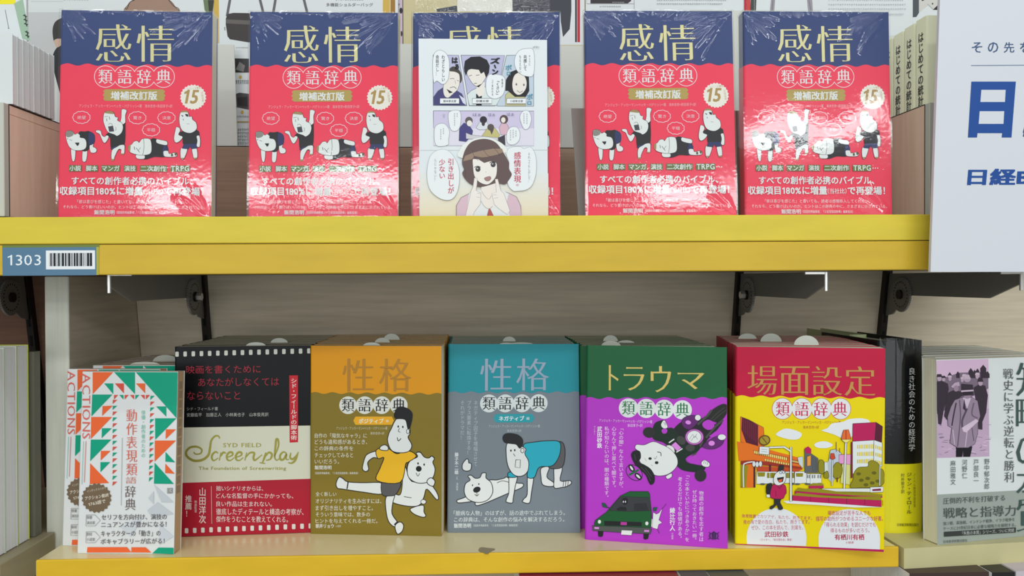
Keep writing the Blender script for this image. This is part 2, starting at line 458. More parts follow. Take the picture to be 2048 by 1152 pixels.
# shelf of the bay on the right, cream
C0 = Vector((at(1808, 1096, .852).x, .852, ZL-.0005)); 
rs = thing('shelf', 'cream shelf of the right bay holding the grey book with the old photograph', 'shelf', tuple(C0))
m = MB()
def levelpt(px, py, z):
    d = ray(px, py); return d*(z/d.z)
R0 = levelpt(1808, 1097, ZL); R1 = levelpt(2048, 1084, ZL); dd = (R1-R0); R2 = R0+dd*2.2
slab(m, [(R0.x, R0.y), (R2.x, R2.y), (R2.x, 1.10), (R0.x-.002, 1.10)], ZL-.0235, ZL)
m.build('board', M_cream, rs, tuple(C0))
# left bay shelf
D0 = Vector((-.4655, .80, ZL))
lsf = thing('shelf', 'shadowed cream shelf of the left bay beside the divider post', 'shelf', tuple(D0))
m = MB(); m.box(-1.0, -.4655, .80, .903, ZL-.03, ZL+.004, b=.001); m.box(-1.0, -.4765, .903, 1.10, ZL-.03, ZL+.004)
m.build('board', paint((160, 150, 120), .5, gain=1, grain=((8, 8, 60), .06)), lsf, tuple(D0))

# display tray on the upper shelf: left bin, right bin, middle riser
zr = at(16, 209, .795).z
zm = at(960, 294, 1.018).z       # the riser at the back is a touch lower
def board_thing(name, label, parts, cat='display box'):
    xs = parts[0][2]; t = thing(name, label, cat, ((xs[0]+xs[1])/2, xs[2], ZU))
    B = ((xs[0]+xs[1])/2, xs[2], ZU)
    for pn, mt, bx in parts:
        m = MB(); m.box(*bx, b=.0006); m.build(pn, mt, t, B)
    return t
XLb = at(16, 210, .795).x; XRb = at(1851, 210, .795).x
board_thing('display_box', 'pinkish laminate display box on the left of the upper shelf holding white booklets', [
    ('side_board', M_pink, (XLb-.0098, XLb, .797, 1.02, ZU, zr-.0091)),
    ('front_board', M_edge, (XLb-.20, XLb-.0002, .788, .7965, ZU, zr+.0006)),
    ('corner_seam', M_dark, (XLb-.0006, XLb+.0003, .7960, .7969, ZU+.0005, zr+.0001)),
    ('top_board', M_pink, (XLb-.20, XLb, .797, 1.02, zr-.009, zr)), ('top_seam', M_dark, (XLb-.0010, XLb+.0003, .797, 1.02, zr, zr+.0012))])
zR = at(1851, 209, .795).z
board_thing('display_box', 'pale pinkish display box on the right of the upper shelf holding lime books', [
    ('side_board', M_pink, (XRb, XRb+.0014, .797, 1.02, ZU, zR)),
    ('front_board', M_edge, (XRb+.0002, XRb+.20, .788, .7965, ZU, zR+.0006)),
    ('corner_seam', M_dark, (XRb-.0003, XRb+.0006, .7960, .7969, ZU+.0005, zR+.0001)),
    ('top_seam', M_dark, (XRb-.0002, XRb+.0015, .797, 1.02, zR, zR+.0008))])
board_thing('riser', 'brown laminate riser along the back of the upper shelf in front of the magazines', [
    ('front_board', M_tray, (XLb+.0002, XRb-.0002, 1.018, 1.028, ZU, zm-.0013)),
    ('top_edge', M_dark, (XLb+.0002, XRb-.0002, 1.0185, 1.0275, zm-.0013, zm))], cat='riser')
# back of the upper bay

# ---------------------------------------------------------------- books
def wrap(W, T, z0, ztop, side='left', off=0.0, n=60, r=0.0022):
    """paper wrapped round front, spine and back; ztop(s) gives the upper edge, s = metres from the front fore-edge"""
    P = []
    t = T
    for k in range(n+1):
        P.append((W-(W-r)*k/n, -off))
    for k in range(1, 5):
        a_ = math.pi/2*k/5; P.append((r-(r+off)*math.sin(a_), r-(r+off)*math.cos(a_)))
    P += [(-off, r), (-off, t-r)]
    for k in range(1, 5):
        a_ = math.pi/2*k/5; P.append((r-(r+off)*math.cos(a_), t-r+(r+off)*math.sin(a_)))
    P += [(r, t+off), (W, t+off)]
    if side == 'right': P = [(W-x, y) for x, y in P]
    V = []; s = 0
    for i, (x, y) in enumerate(P):
        if i: s += math.hypot(x-P[i-1][0], y-P[i-1][1])
        V += [(x, y, z0), (x, y, ztop(s))]
    N = len(P); f = [(2*i, 2*i+1, 2*i+3, 2*i+2) for i in range(N-1)]
    # thickness inwards
    q = []
    for i, (x, y) in enumerate(P):
        cx = min(max(x, .0012), W-.0) ; th_ = .0004
        a_ = P[max(0, i-1)]; b_ = P[min(N-1, i+1)]; dx, dy = b_[0]-a_[0], b_[1]-a_[1]; l = math.hypot(dx, dy)
        nx, ny = dy/l, -dx/l
        # inward = towards the block centre
        if (W/2-x)*nx+(T/2-y)*ny < 0: nx, ny = -nx, -ny
        q.append((x+nx*th_, y+ny*th_))
    n0 = len(V)
    for i, (x, y) in enumerate(q): V += [(x, y, V[2*i][2]), (x, y, V[2*i+1][2])]
    f += [(n0+2*i+2, n0+2*i+3, n0+2*i+1, n0+2*i) for i in range(N-1)]
    f += [(2*i+1, n0+2*i+1, n0+2*i+3, 2*i+3) for i in range(N-1)]
    f += [(0, n0, n0+1, 1), (2*N-2, 2*N-1, n0+2*N-1, n0+2*N-2)]
    return V, f

def make_book(name, label, pose, T, cover, band=None, bandh=0.0, wave=None, side='left', group=None, cat='book', page=None, z=None, gloss=.3, bslope=0.0):
    x, y, yaw, L, W, H = pose
    zz = ZL if z is None else z
    t = thing(name, label, cat, (x, y, zz), (-L, 0, yaw), group)
    V, f = wrap(W, T, 0, lambda s: H, side)
    mesh_obj('cover', V, f, paint(cover, gloss, spec=.17), parent=t)
    m = MB(); e0, e1 = (.0016, .0006) if side == 'left' else (.0006, .0016)
    m.box(e0, W-e1, .0006, T-.0006, .0008, H-.0001)
    m.build('page_block', page or M_page, t)
    if band:
        wl, am = wave or (1, 0)
        sg = 1 if side == 'left' else -1
        V, f = wrap(W, T, -.0001, lambda s: bandh+bslope*s+am*math.sin(2*math.pi*s/wl), side, off=.0003, n=150)
        mesh_obj('paper_band', V, f, paint(band, gloss, spec=.17), parent=t)
    return t

def cover_map(quad, W, H):
    h = homog(quad, [(0, H), (W, H), (W, 0), (0, 0)])
    def fn(px, py):
        u, v = h(px, py); return (u, 0, v)
    return fn
def cover_art(quad, W, H, lift=.00035):
    return Art(cover_map(quad, W, H), (0, -1, 0), lift=lift, clip=(0.0002, W-.0002, 0.0002, H-.0002))

# ---- the red emotion dictionaries
RW, RH, RT = .149, .2095, .0175
RED, NAVY, GOLD = (226, 60, 84), (48, 64, 110), (190, 184, 136)
PW = (238, 214, 214); OL = (98, 112, 62)
red_pose = [(-.4145, .8130, .0106, .0452), (-.2278, .8125, -.0140, .0399), (-.0640, .8108, -.0522, .0362), (.1091, .7873, -.0321, .0792), (.2704, .7930, -.0176, .0355)]
red_lab = ['red and navy wrapped paperback standing leftmost on the upper shelf, beside the white booklets',
           'second red and navy wrapped paperback from the left on the upper shelf',
           'red and navy wrapped paperback standing behind the white comic leaflet',
           'red and navy wrapped paperback just to the right of the comic leaflet',
           'red and navy wrapped paperback standing beside the lime books on the upper shelf']
p = red_pose[0]
red = make_book('book', red_lab[0], (p[0], p[1], p[2], p[3], RW, RH), RT, NAVY, RED, .1545, (.0195, .0011), z=ZU, group='red and navy dictionaries on the upper shelf')
a = cover_art([(120.3, 19.5), (425.8, 24.2), (420, 437), (115.6, 438)], RW, RH)
a.src(0, 0, 2.56)
a.text('感', 490, 125, 674, 318, paint(GOLD, .35, metal=.25), mincho=.022, b=0.0)
a.text('情', 700, 132, 893, 318, paint(GOLD, .35, metal=.25), mincho=.022)
a.build('title_lettering', red)
for cx in (540, 640, 740, 838): a.ell(cx, 395, 58, 57, PW, n=40)
for cx in (540, 640, 740, 838): a.ell(cx, 395, 55, 54, RED, n=40)
for ch, cx in zip('類語辞典', (541, 640, 739, 839)): a.text(ch, cx-37, 359, cx+36, 432, WH, mincho=.016, b=.006)
a.build('subtitle_lettering', red)
a.poly([(540, 460), (835, 460), (848, 472), (840, 482), (850, 492), (842, 502), (846, 512), (834, 520), (541, 520), (528, 510), (536, 500), (526, 491), (535, 480), (528, 470)], (168, 146, 78))
a.text('増補改訂版', 568, 471, 806, 515, WH, b=.03)
a.build('edition_plate', red)
pts = []
for k in range(48):
    r = 68 if k % 2 else 62; t_ = 2*math.pi*k/48; pts.append((990+r*math.cos(t_), 500+r*.97*math.sin(t_)))
a.poly(pts, (222, 218, 206)); a.text('15', 944, 462, 1020, 534, (164, 134, 76), b=.03, shear=.22)
a.text('シリーズ累計', 0, 0, 0, 0, (176, 150, 100), quad=[(958, 452), (1030, 446), (1032, 457), (960, 463)])
a.text('万部突破', 0, 0, 0, 0, (176, 150, 100), quad=[(1040, 470), (1046, 522), (1036, 526), (1029, 474)])
a.build('round_seal', red)
a.text('アンジェラ・アッカーマン+ベッカ・パグリッシ=著　滝本杏奈+新田享子=訳', 406, 538, 884, 555, (240, 170, 176))
def cloud(a, cx, cy, rx, ry, col, w=4, n=11):
    pts = []
    for k in range(n):
        for j in range(5):
            t_ = 2*math.pi*(k+j/5)/n; bump = 1+.085*abs(math.sin(math.pi*j/5))
            pts.append((cx+rx*bump*math.cos(t_), cy+ry*bump*math.sin(t_)))
    a.line(pts+[pts[0]], w, col, smooth=False)
a.src(120, 210, 6.606)
for cx, cy, s_ in ((287, 175, '絶望'), (1025, 178, '驚き'), (1410, 178, '決意'), (1207, 338, '平穏')):
    cloud(a, cx, cy, 108, 76, (240, 190, 196), 9); a.text(s_, cx-55, cy-23, cx+55, cy+24, (240, 195, 200))
a.build('speech_clouds', red)
K = BL; Wt = (214, 218, 214); NV = (38, 46, 92); TN = (150, 128, 82)
def fig(pts, c): a.poly(pts, c, smooth=True, out=K, ow=5)
# crouching
fig([(400, 520), (450, 510), (440, 560), (470, 575), (490, 605), (470, 640), (415, 640), (395, 590)], Wt)
fig([(150, 590), (208, 590), (200, 740), (165, 742)], Wt); fig([(308, 600), (365, 600), (350, 748), (300, 745)], Wt)
fig([(250, 385), (330, 365), (400, 370), (400, 520), (370, 610), (290, 600)], K); fig([(385, 375), (440, 385), (462, 430), (452, 515), (385, 530)], NV)
fig([(80, 380), (120, 350), (170, 360), (200, 400), (235, 385), (268, 410), (270, 440), (330, 455), (355, 510), (345, 580), (290, 610), (200, 610), (130, 570), (90, 480)], Wt)
a.poly([(80, 385), (120, 352), (165, 360), (185, 400), (150, 430), (95, 435)], (130, 128, 120), smooth=True)
a.poly([(200, 510), (262, 508), (252, 540), (235, 555), (220, 535)], K); a.line([(100, 458), (112, 462)], 8, K); a.line([(130, 470), (165, 480)], 5, K)
# shouting with a raised fist
fig([(815, 100), (820, 70), (850, 62), (885, 80), (880, 110), (868, 150), (865, 260), (800, 260), (812, 180)], Wt)
fig([(640, 380), (845, 262), (865, 270), (845, 560), (690, 590), (665, 440), (612, 425)], K)
fig([(650, 430), (615, 500), (580, 508), (545, 440), (525, 395), (480, 370), (485, 345), (540, 350), (560, 410), (595, 430), (620, 410)], Wt)
fig([(688, 570), (845, 530), (855, 580), (770, 600), (690, 600)], NV)
fig([(760, 560), (800, 538), (855, 540), (858, 600), (850, 655), (810, 650), (812, 600), (775, 600), (730, 690), (720, 730), (685, 730), (690, 610)], Wt)
fig([(590, 110), (640, 90), (710, 105), (735, 165), (770, 175), (765, 215), (820, 245), (838, 310), (815, 380), (760, 420), (720, 400), (640, 370), (600, 300), (575, 210)], Wt)
a.poly([(590, 115), (610, 95), (650, 88), (700, 100), (715, 130), (650, 125)], TN, smooth=True)
a.poly([(640, 295), (705, 285), (720, 360), (655, 365)], (60, 62, 70)); a.line([(620, 190), (625, 225)], 6, K); a.line([(655, 165), (662, 205)], 6, K)
a.line([(645, 270), (665, 255), (690, 262), (700, 290)], 4, K); a.line([(590, 170), (640, 160)], 4, K); a.line([(738, 300), (745, 330), (735, 350)], 4, K)
a.poly([(680, 725), (722, 722), (718, 745), (678, 745)], TN); a.poly([(808, 648), (852, 652), (845, 668), (805, 660)], TN)
# lying
fig([(1205, 465), (1285, 460), (1400, 520), (1425, 600), (1385, 690), (1250, 690), (1150, 722), (1105, 710), (1180, 600)], K)
fig([(1380, 535), (1420, 560), (1428, 610), (1375, 690), (1350, 640)], NV)
fig([(1280, 460), (1340, 470), (1415, 490), (1408, 540), (1285, 512)], Wt)
fig([(1375, 615), (1430, 615), (1445, 650), (1500, 640), (1540, 640), (1545, 680), (1500, 695), (1390, 690), (1368, 650)], Wt)
fig([(1015, 665), (1115, 670), (1118, 718), (1040, 722), (1008, 700)], Wt)
fig([(905, 560), (950, 530), (985, 490), (1030, 485), (1050, 505), (1085, 460), (1150, 450), (1200, 470), (1215, 560), (1205, 640), (1150, 668), (1050, 670), (950, 645), (915, 610)], Wt)
a.poly([(905, 560), (935, 535), (935, 600), (925, 622), (905, 600)], TN, smooth=True); a.line([(1108, 455), (1115, 560), (1098, 668)], 5, K)
a.line([(1010, 575), (1055, 635)], 6, K); a.line([(985, 560), (992, 600)], 7, K); a.line([(1040, 610), (1070, 570)], 4, K)
a.ell(1482, 668, 15, 20, (90, 86, 60)); a.ell(1530, 655, 14, 22, (90, 86, 60))
# standing
fig([(1600, 580), (1685, 580), (1640, 715), (1598, 712)], Wt); fig([(1745, 580), (1805, 575), (1815, 700), (1770, 715)], Wt)
fig([(1610, 360), (1810, 340), (1840, 410), (1805, 430), (1805, 530), (1640, 535), (1625, 430), (1585, 405)], K)
a.poly([(1638, 522), (1806, 518), (1812, 580), (1740, 588), (1716, 555), (1695, 590), (1615, 582)], NV, out=K, ow=4)
fig([(1805, 420), (1842, 412), (1855, 480), (1845, 560), (1805, 550), (1815, 480)], Wt)
fig([(1540, 300), (1580, 310), (1592, 350), (1570, 400), (1625, 430), (1580, 490), (1530, 505), (1508, 450), (1525, 350)], Wt)
fig([(1595, 110), (1640, 92), (1695, 110), (1710, 160), (1745, 160), (1755, 200), (1800, 240), (1812, 310), (1780, 355), (1715, 380), (1630, 355), (1590, 290), (1578, 190)], Wt)
a.poly([(1595, 108), (1620, 84), (1670, 84), (1700, 108), (1650, 104)], TN, smooth=True)
a.poly([(1655, 128), (1695, 130), (1700, 165), (1670, 158)], K); a.poly([(1600, 140), (1635, 150), (1625, 165)], K); a.line([(1675, 258), (1715, 258)], 4, (120, 120, 120)); a.line([(1630, 190), (1635, 212)], 6, K)
a.poly([(1598, 705), (1640, 705), (1632, 722), (1600, 720)], TN); a.poly([(1768, 705), (1812, 700), (1810, 718), (1775, 722)], TN)
a.build('cartoon_figures', red)
a.src(0, 0, 2.56)
for s_, x0_, x1_ in (('小説', 356, 420), ('脚本', 440, 504), ('マンガ', 521, 617), ('演技', 636, 700), ('二次創作', 719, 856), ('TRPG', 873, 972)):
    a.rect(x0_, 850, x1_, 882, OL); a.text(s_, x0_+3, 852, x1_-3, 880, WH, b=.02)
a.text('…', 978, 864, 1008, 870, WH, b=.03)
a.text('すべての創作者必携のバイブル、', 370, 908, 985, 950, WH, b=.028)
a.text('収録項目180%に増量', 310, 959, 734, 1003, WH, b=.032)
a.text('（当社比）', 736, 970, 836, 998, WH, b=.012)
a.text('で再登場！', 842, 960, 1040, 1003, WH, b=.032)
a.text('「彼は喜びを感じた」と書いても、読者は感情移入してくれない。', 400, 1026, 960, 1045, (240, 196, 200), b=.004)
a.text('それなら、どう書けばいいのか。ヒントはこの辞典の中に、さまざまに示されている。', 328, 1053, 1048, 1071, (240, 196, 200), b=.004)
a.text('飯間浩明', 486, 1077, 590, 1101, WH, b=.02)
a.text('（国語辞典編纂者、『三省堂国語辞典』編集委員）', 600, 1082, 868, 1097, (240, 200, 204), b=.01)
a.build('band_lettering', red)

# clear film: a creased sheet round front, sides and top
import numpy as np
def film_material():
    m = bpy.data.materials.new('clear_shrink_film'); m.use_nodes = True; nt = m.node_tree; nt.nodes.clear()
    out = nt.nodes.new('ShaderNodeOutputMaterial'); mix = nt.nodes.new('ShaderNodeMixShader'); tr = nt.nodes.new('ShaderNodeBsdfTransparent')
    gl = nt.nodes.new('ShaderNodeBsdfGlossy'); gl.inputs['Roughness'].default_value = .06
    fr = nt.nodes.new('ShaderNodeFresnel'); ge = nt.nodes.new('ShaderNodeNewGeometry'); ma = nt.nodes.new('ShaderNodeMath'); ma.operation = 'MULTIPLY_ADD'; ma.inputs[1].default_value = .6667-1.5; ma.inputs[2].default_value = 1.5; nt.links.new(ge.outputs['Backfacing'], ma.inputs[0]); nt.links.new(ma.outputs[0], fr.inputs[0])
    tc = nt.nodes.new('ShaderNodeTexCoord'); no = nt.nodes.new('ShaderNodeTexNoise'); no.inputs['Scale'].default_value = 260; no.inputs['Detail'].default_value = 3
    nt.links.new(tc.outputs['Object'], no.inputs[0]); bp = nt.nodes.new('ShaderNodeBump'); bp.inputs['Strength'].default_value = .10; bp.inputs['Distance'].default_value = .0006
    nt.links.new(no.outputs[0], bp.inputs['Height']); nt.links.new(bp.outputs[0], gl.inputs['Normal'])
    nt.links.new(fr.outputs[0], mix.inputs[0]); nt.links.new(tr.outputs[0], mix.inputs[1]); nt.links.new(gl.outputs[0], mix.inputs[2]); nt.links.new(mix.outputs[0], out.inputs[0])
    return m
M_film = film_material()
def film(parent, W, H, T, seed, top=True):
    rng = np.random.default_rng(seed)
    us_ = np.linspace(-.0012, W+.0012, 210)
    vs = np.concatenate([np.linspace(-.001, H-.062, 90)[:-1], np.linspace(H-.062, H+.001, 110)])
    U, V = np.meshgrid(us_, vs); h = np.zeros_like(U)
    def ridge(x0, y0, ang, r0, r1, wd, amp):
        dx, dy = math.cos(ang), math.sin(ang)
        s = (U-x0)*dx+(V-y0)*dy; d = -(U-x0)*dy+(V-y0)*dx
        env = np.clip((s-r0)/.004, 0, 1)*np.clip((r1-s)/.006, 0, 1)
        return amp*np.exp(-(d/wd)**2)*env
    for k in range(26):    # fan from the top right corner
        an = math.pi+math.radians(rng.uniform(6, 62)); r0 = rng.uniform(.004, .024)
        h += ridge(W+.001, H+.001, an, r0, r0+rng.uniform(.015, .045), rng.uniform(.0009, .0017), rng.uniform(.0002, .0006))
    for k in range(30):    # fan from the top left corner
        an = -math.radians(rng.uniform(15, 75)); r0 = rng.uniform(.003, .022)
        h += ridge(-.001, H+.001, an, r0, r0+rng.uniform(.008, .028), rng.uniform(.0008, .0014), rng.uniform(.0002, .0005))
    for k in range(34):    # short creases along the top edge
        x0_ = rng.uniform(.02, W-.02); an = -math.radians(rng.uniform(25, 60) if x0_ < W/2 else rng.uniform(120, 155))
        h += ridge(x0_, H, an, .001, .001+rng.uniform(.004, .010), .0009, .0004)
    for k in range(9):     # creases from the bottom right corner
        an = math.pi-math.radians(rng.uniform(15, 70)); r0 = rng.uniform(.002, .014)
        h += ridge(W+.001, -.001, an, r0, r0+rng.uniform(.012, .04), .0014, rng.uniform(.0002, .00045))
    for k in range(6):
        ax_, ay_ = rng.uniform(20, 70), rng.uniform(20, 60); h += .00010*np.sin(U*ax_+rng.uniform(0, 6))*np.sin(V*ay_+rng.uniform(0, 6))
    edge = np.minimum(np.minimum(U+.0012, W+.0012-U), np.minimum(V+.001, H+.001-V)); h *= np.clip(edge/.003, 0, 1)
    Y = -.0013-h
    nu, nv = len(us_), len(vs)
    verts = np.stack([U, Y, V], -1).reshape(-1, 3).tolist()
    f = [(j*nu+i, j*nu+i+1, (j+1)*nu+i+1, (j+1)*nu+i) for j in range(nv-1) for i in range(nu-1)]
    o = mesh_obj('shrink_wrap', verts, f, M_film, parent=parent, smooth=True)
    b = len(verts)
    m = MB(); y0_, y1_ = -.0013, T+.0012; a0, a1, c0, c1 = -.0012, W+.0012, -.0005, H+.001
    m.add([(a0, y0_, c0), (a0, y1_, c0), (a0, y1_, c1), (a0, y0_, c1), (a1, y0_, c0), (a1, y1_, c0), (a1, y1_, c1), (a1, y0_, c1)], [(0, 3, 2, 1), (4, 5, 6, 7), (3, 7, 6, 2)])
    m.build('wrap_side', M_film, o)
    return o
reds = [red]
for i in range(1, 5):
    p = red_pose[i]; reds.append(copy_thing(red, red_lab[i], loc=(p[0], p[1], ZU), rot=(-p[3], 0, p[2])))
for i, r_ in enumerate(reds): film(r_, RW, RH, RT, 11+i)

# grey book rests behind two of them
for i in (3, 4):
    p = red_pose[i]; X, Y = p[0]-.0030, p[1]+.030
    t = thing('book_rest', ['', '', '', 'grey plate book rest behind the wrapped paperback right of the comic leaflet', 'grey plate book rest behind the wrapped paperback next to the lime books'][i], 'book stand', (X, Y, ZU), group='grey book rests')
    m = MB(); m.hexa([(-.001, 0, 0), (.10, 0, 0), (.10, .0015, 0), (-.001, .0015, 0), (-.006, .020, .118), (.10, .020, .118), (.10, .0215, .118), (-.006, .0215, .118)]); m.build('plate', paint((150, 146, 138), .3, gain=1), t)
    m = MB(); m.box(0, .10, 0, .06, 0, .0012); m.build('foot', paint((150, 146, 138), .3, gain=1), t)

# ---------------------------------------------------------------- comic leaflet in front of the third wrapped paperback
LY = .800
def fly(px, py): return at(px, py, LY)
c = fly(839, 434)
fl_t = thing('leaflet', 'white comic leaflet standing in front of the middle wrapped paperback', 'leaflet', (c.x, LY, ZU))
FB = (c.x, LY, ZU)
TLf, TRf, BRf, BLf = fly(837, 77), fly(1094, 78), fly(1096, 437), fly(839, 437)
zb_ = ZU
zc = fly(900, 301).z
m = MB()
def leafquad(mb, z0_, z1_, f0, f1, yo0, yo1):
    xl0, xl1 = BLf.x+(TLf.x-BLf.x)*f0, BLf.x+(TLf.x-BLf.x)*f1; xr0, xr1 = BRf.x+(TRf.x-BRf.x)*f0, BRf.x+(TRf.x-BRf.x)*f1
    mb.hexa([(xl0, LY+yo0, z0_), (xr0, LY+yo0, z0_), (xr0, LY+yo0+.0004, z0_), (xl0, LY+yo0+.0004, z0_), (xl1, LY+yo1, z1_), (xr1, LY+yo1, z1_), (xr1, LY+yo1+.0004, z1_), (xl1, LY+yo1+.0004, z1_)])
leafquad(m, zb_, TLf.z, 0, 1, 0, 0)
m.build('sheet', paint((214, 220, 222), .45), fl_t, FB)
a = Art(lambda px, py: fly(px, py)-Vector(FB), (0, -1, 0), lift=.0001)
G1 = (96, 98, 104); SK = (222, 216, 206); LV = (178, 178, 204); LV2 = (196, 188, 212)
a.src(830, 290, 7.585)
# lower half: warm tint deepening downwards
N_ = 9
for k in range(N_):
    y0_ = 430+k*(1090-430)/N_; t_ = (k+1)/N_
    a.rect(72, y0_, 2022, 1110, (int(216+6*t_), int(220-8*t_), int(220-38*t_)))
a.build('printed_tint', fl_t)
a.line([(80, 82), (2020, 76)], 5, (170, 174, 176), smooth=False)
a.src(830, 70, 5.007)
a.poly([(182, 200), (436, 203), (520, 710), (182, 706)], LV, out=G1, ow=5)
a.poly([(460, 203), (898, 205), (800, 712), (542, 710)], LV, out=G1, ow=5)
a.poly([(916, 205), (1188, 200), (1188, 714), (820, 712), (870, 400)], (184, 196, 208), out=G1, ow=5)
a.poly([(184, 760), (1190, 762), (1190, 1110), (186, 1108)], LV2, out=G1, ow=5)
a.poly([(184, 935), (1190, 935), (1190, 1110), (186, 1108)], (212, 208, 220))
# panel one: man in a navy jacket
a.poly([(186, 620), (230, 560), (290, 520), (380, 600), (400, 545), (470, 590), (518, 700), (514, 706), (186, 704)], (64, 62, 112), smooth=False, out=G1, ow=4)
a.poly([(440, 600), (500, 640), (514, 704), (480, 680)], (206, 208, 218))
a.poly([(285, 510), (330, 400), (350, 360), (430, 370), (450, 450), (430, 540), (380, 590), (330, 630), (290, 600)], SK, smooth=True, out=G1, ow=4)
a.poly([(345, 340), (380, 315), (420, 330), (460, 380), (470, 450), (450, 480), (445, 400), (400, 370), (345, 362)], (66, 60, 56), smooth=True)
a.line([(350, 440), (380, 436), (395, 442)], 5, G1); a.line([(420, 455), (440, 462)], 5, G1); a.line([(350, 530), (390, 520), (415, 540)], 6, G1); a.poly([(315, 540), (380, 575), (345, 585)], BL)
a.line([(400, 455), (408, 490)], 3, G1)
# panel two: man with black hair and a pale coat
a.poly([(520, 600), (560, 560), (620, 530), (700, 520), (760, 560), (860, 620), (815, 706), (545, 706)], (206, 216, 214), out=G1, ow=4)
a.poly([(612, 590), (670, 590), (668, 706), (612, 706)], BL)
a.poly([(620, 500), (700, 470), (690, 600), (640, 620), (612, 580)], SK)
a.poly([(520, 380), (560, 340), (680, 350), (720, 390), (690, 460), (640, 515), (590, 500), (545, 440)], SK, smooth=True, out=G1, ow=4)
a.poly([(490, 330), (500, 260), (560, 220), (650, 215), (720, 250), (748, 310), (740, 380), (712, 430), (690, 370), (660, 390), (640, 350), (560, 340), (530, 350), (510, 410), (495, 370)], (30, 30, 36), smooth=False)
a.line([(540, 412), (570, 402)], 6, G1); a.line([(610, 405), (645, 400)], 6, G1); a.line([(590, 486), (620, 484)], 6, G1); a.poly([(612, 515), (665, 490), (640, 525)], BL)
# panel three: woman with black hair
a.poly([(905, 600), (960, 550), (1100, 620), (1110, 712), (905, 712)], (186, 182, 138), out=G1, ow=4)
a.poly([(905, 560), (910, 450), (960, 370), (1010, 350), (1090, 390), (1140, 420), (1144, 560), (1110, 620), (1000, 620), (930, 560)], (34, 32, 36), smooth=False)
a.poly([(975, 480), (1000, 400), (1060, 380), (1110, 440), (1115, 520), (1080, 580), (1030, 600), (985, 560)], SK, smooth=True)
a.ell(1015, 495, 8, 12, G1); a.ell(1090, 500, 8, 12, G1); a.line([(1020, 555), (1050, 575), (1080, 560)], 5, G1)
# lower panel figures round the table
a.poly([(440, 1060), (445, 930), (490, 880), (540, 900), (580, 960), (570, 1010), (510, 1070)], (66, 62, 118), smooth=False, out=G1, ow=3)
a.ell(540, 860, 38, 40, (92, 84, 84)); a.ell(545, 885, 26, 30, SK)
a.poly([(612, 930), (650, 870), (720, 870), (750, 930), (700, 950), (640, 950)], (206, 210, 214), out=G1, ow=3); a.ell(685, 850, 36, 36, (44, 42, 50)); a.ell(684, 890, 16, 22, (60, 50, 56))
a.poly([(670, 1010), (720, 940), (800, 930), (850, 1000), (830, 1040), (690, 1030)], (186, 178, 118), out=G1, ow=3); a.ell(758, 925, 34, 34, (86, 76, 72)); a.poly([(745, 940), (790, 940), (768, 1000)], (80, 72, 70))
a.poly([(840, 930), (870, 880), (920, 890), (940, 930), (920, 1000), (860, 1000)], (206, 170, 182), out=G1, ow=3); a.ell(890, 845, 42, 44, (84, 66, 68)); a.ell(884, 852, 22, 28, SK)
a.poly([(510, 980), (560, 1000), (680, 1015), (840, 1030), (900, 1040), (900, 1060), (512, 1040)], (196, 194, 196), out=G1, ow=3)
a.poly([(830, 1030), (900, 1000), (905, 1105), (840, 1105)], (60, 56, 64))
def bub(pts): a.poly(pts, (222, 226, 228), smooth=True, out=(140, 144, 148), ow=4)
bub([(180, 240), (220, 160), (290, 165), (335, 230), (345, 330), (330, 450), (280, 495), (220, 460), (186, 470)]); bub([(710, 480), (740, 400), (820, 395), (890, 420), (905, 500), (880, 600), (800, 640), (725, 600)])
bub([(1000, 230), (1040, 160), (1110, 138), (1188, 160), (1188, 390), (1120, 415), (1040, 380), (1000, 310)])
bub([(335, 850), (345, 770), (450, 765), (455, 900), (420, 960), (360, 950)]); bub([(195, 950), (230, 895), (300, 892), (345, 960), (335, 1050), (325, 1104), (210, 1104)])
bub([(1050, 830), (1080, 765), (1140, 765), (1165, 840), (1140, 930), (1090, 940)]); bub([(920, 980), (960, 925), (1020, 925), (1050, 980), (1040, 1060), (985, 1100), (925, 1080)])
a.build('comic_panels', fl_t)
T_ = (64, 66, 70)
a.vtext('わざとらしい', 283, 200, 470, 34, T_, b=.02); a.vtext('会話だし…', 224, 200, 410, 34, T_, b=.015)
a.vtext('共感して', 1103, 200, 360, 34, T_, b=.02); a.vtext('キャラに', 1147, 200, 310, 18, T_); a.vtext('もらえない', 1053, 200, 390, 22, T_)
a.vtext('「くさい」', 828, 440, 620, 34, T_, b=.02); a.vtext('表現が', 874, 440, 530, 18, T_); a.vtext('って言われる', 776, 440, 610, 20, T_)
a.text('は', 368, 225, 430, 285, BL, b=.06); a.text('ぁ', 400, 290, 440, 345, BL, b=.06)
a.text('ズ', 752, 228, 852, 290, BL, b=.06); a.line([(795, 300), (808, 335)], 14, BL); a.text('ン', 770, 345, 835, 400, BL, b=.06)
a.text('ボ', 906, 300, 970, 355, (78, 140, 160), b=.03); a.text('ロ', 920, 370, 955, 405, (78, 140, 160), b=.03); a.text('ボ', 1120, 590, 1180, 650, (78, 140, 160), b=.03); a.text('ロ', 1125, 665, 1165, 700, (78, 140, 160), b=.03)
for x0_, x1_, s_ in ((250, 442, '脚本家志望'), (575, 768, '俳優志望'), (918, 1110, '小説家志望')):
    a.rect(x0_, 636, x1_, 690, (222, 226, 226), out=G1, ow=4); a.text(s_, x0_+34, 652, x1_-30, 676, T_, b=.02)
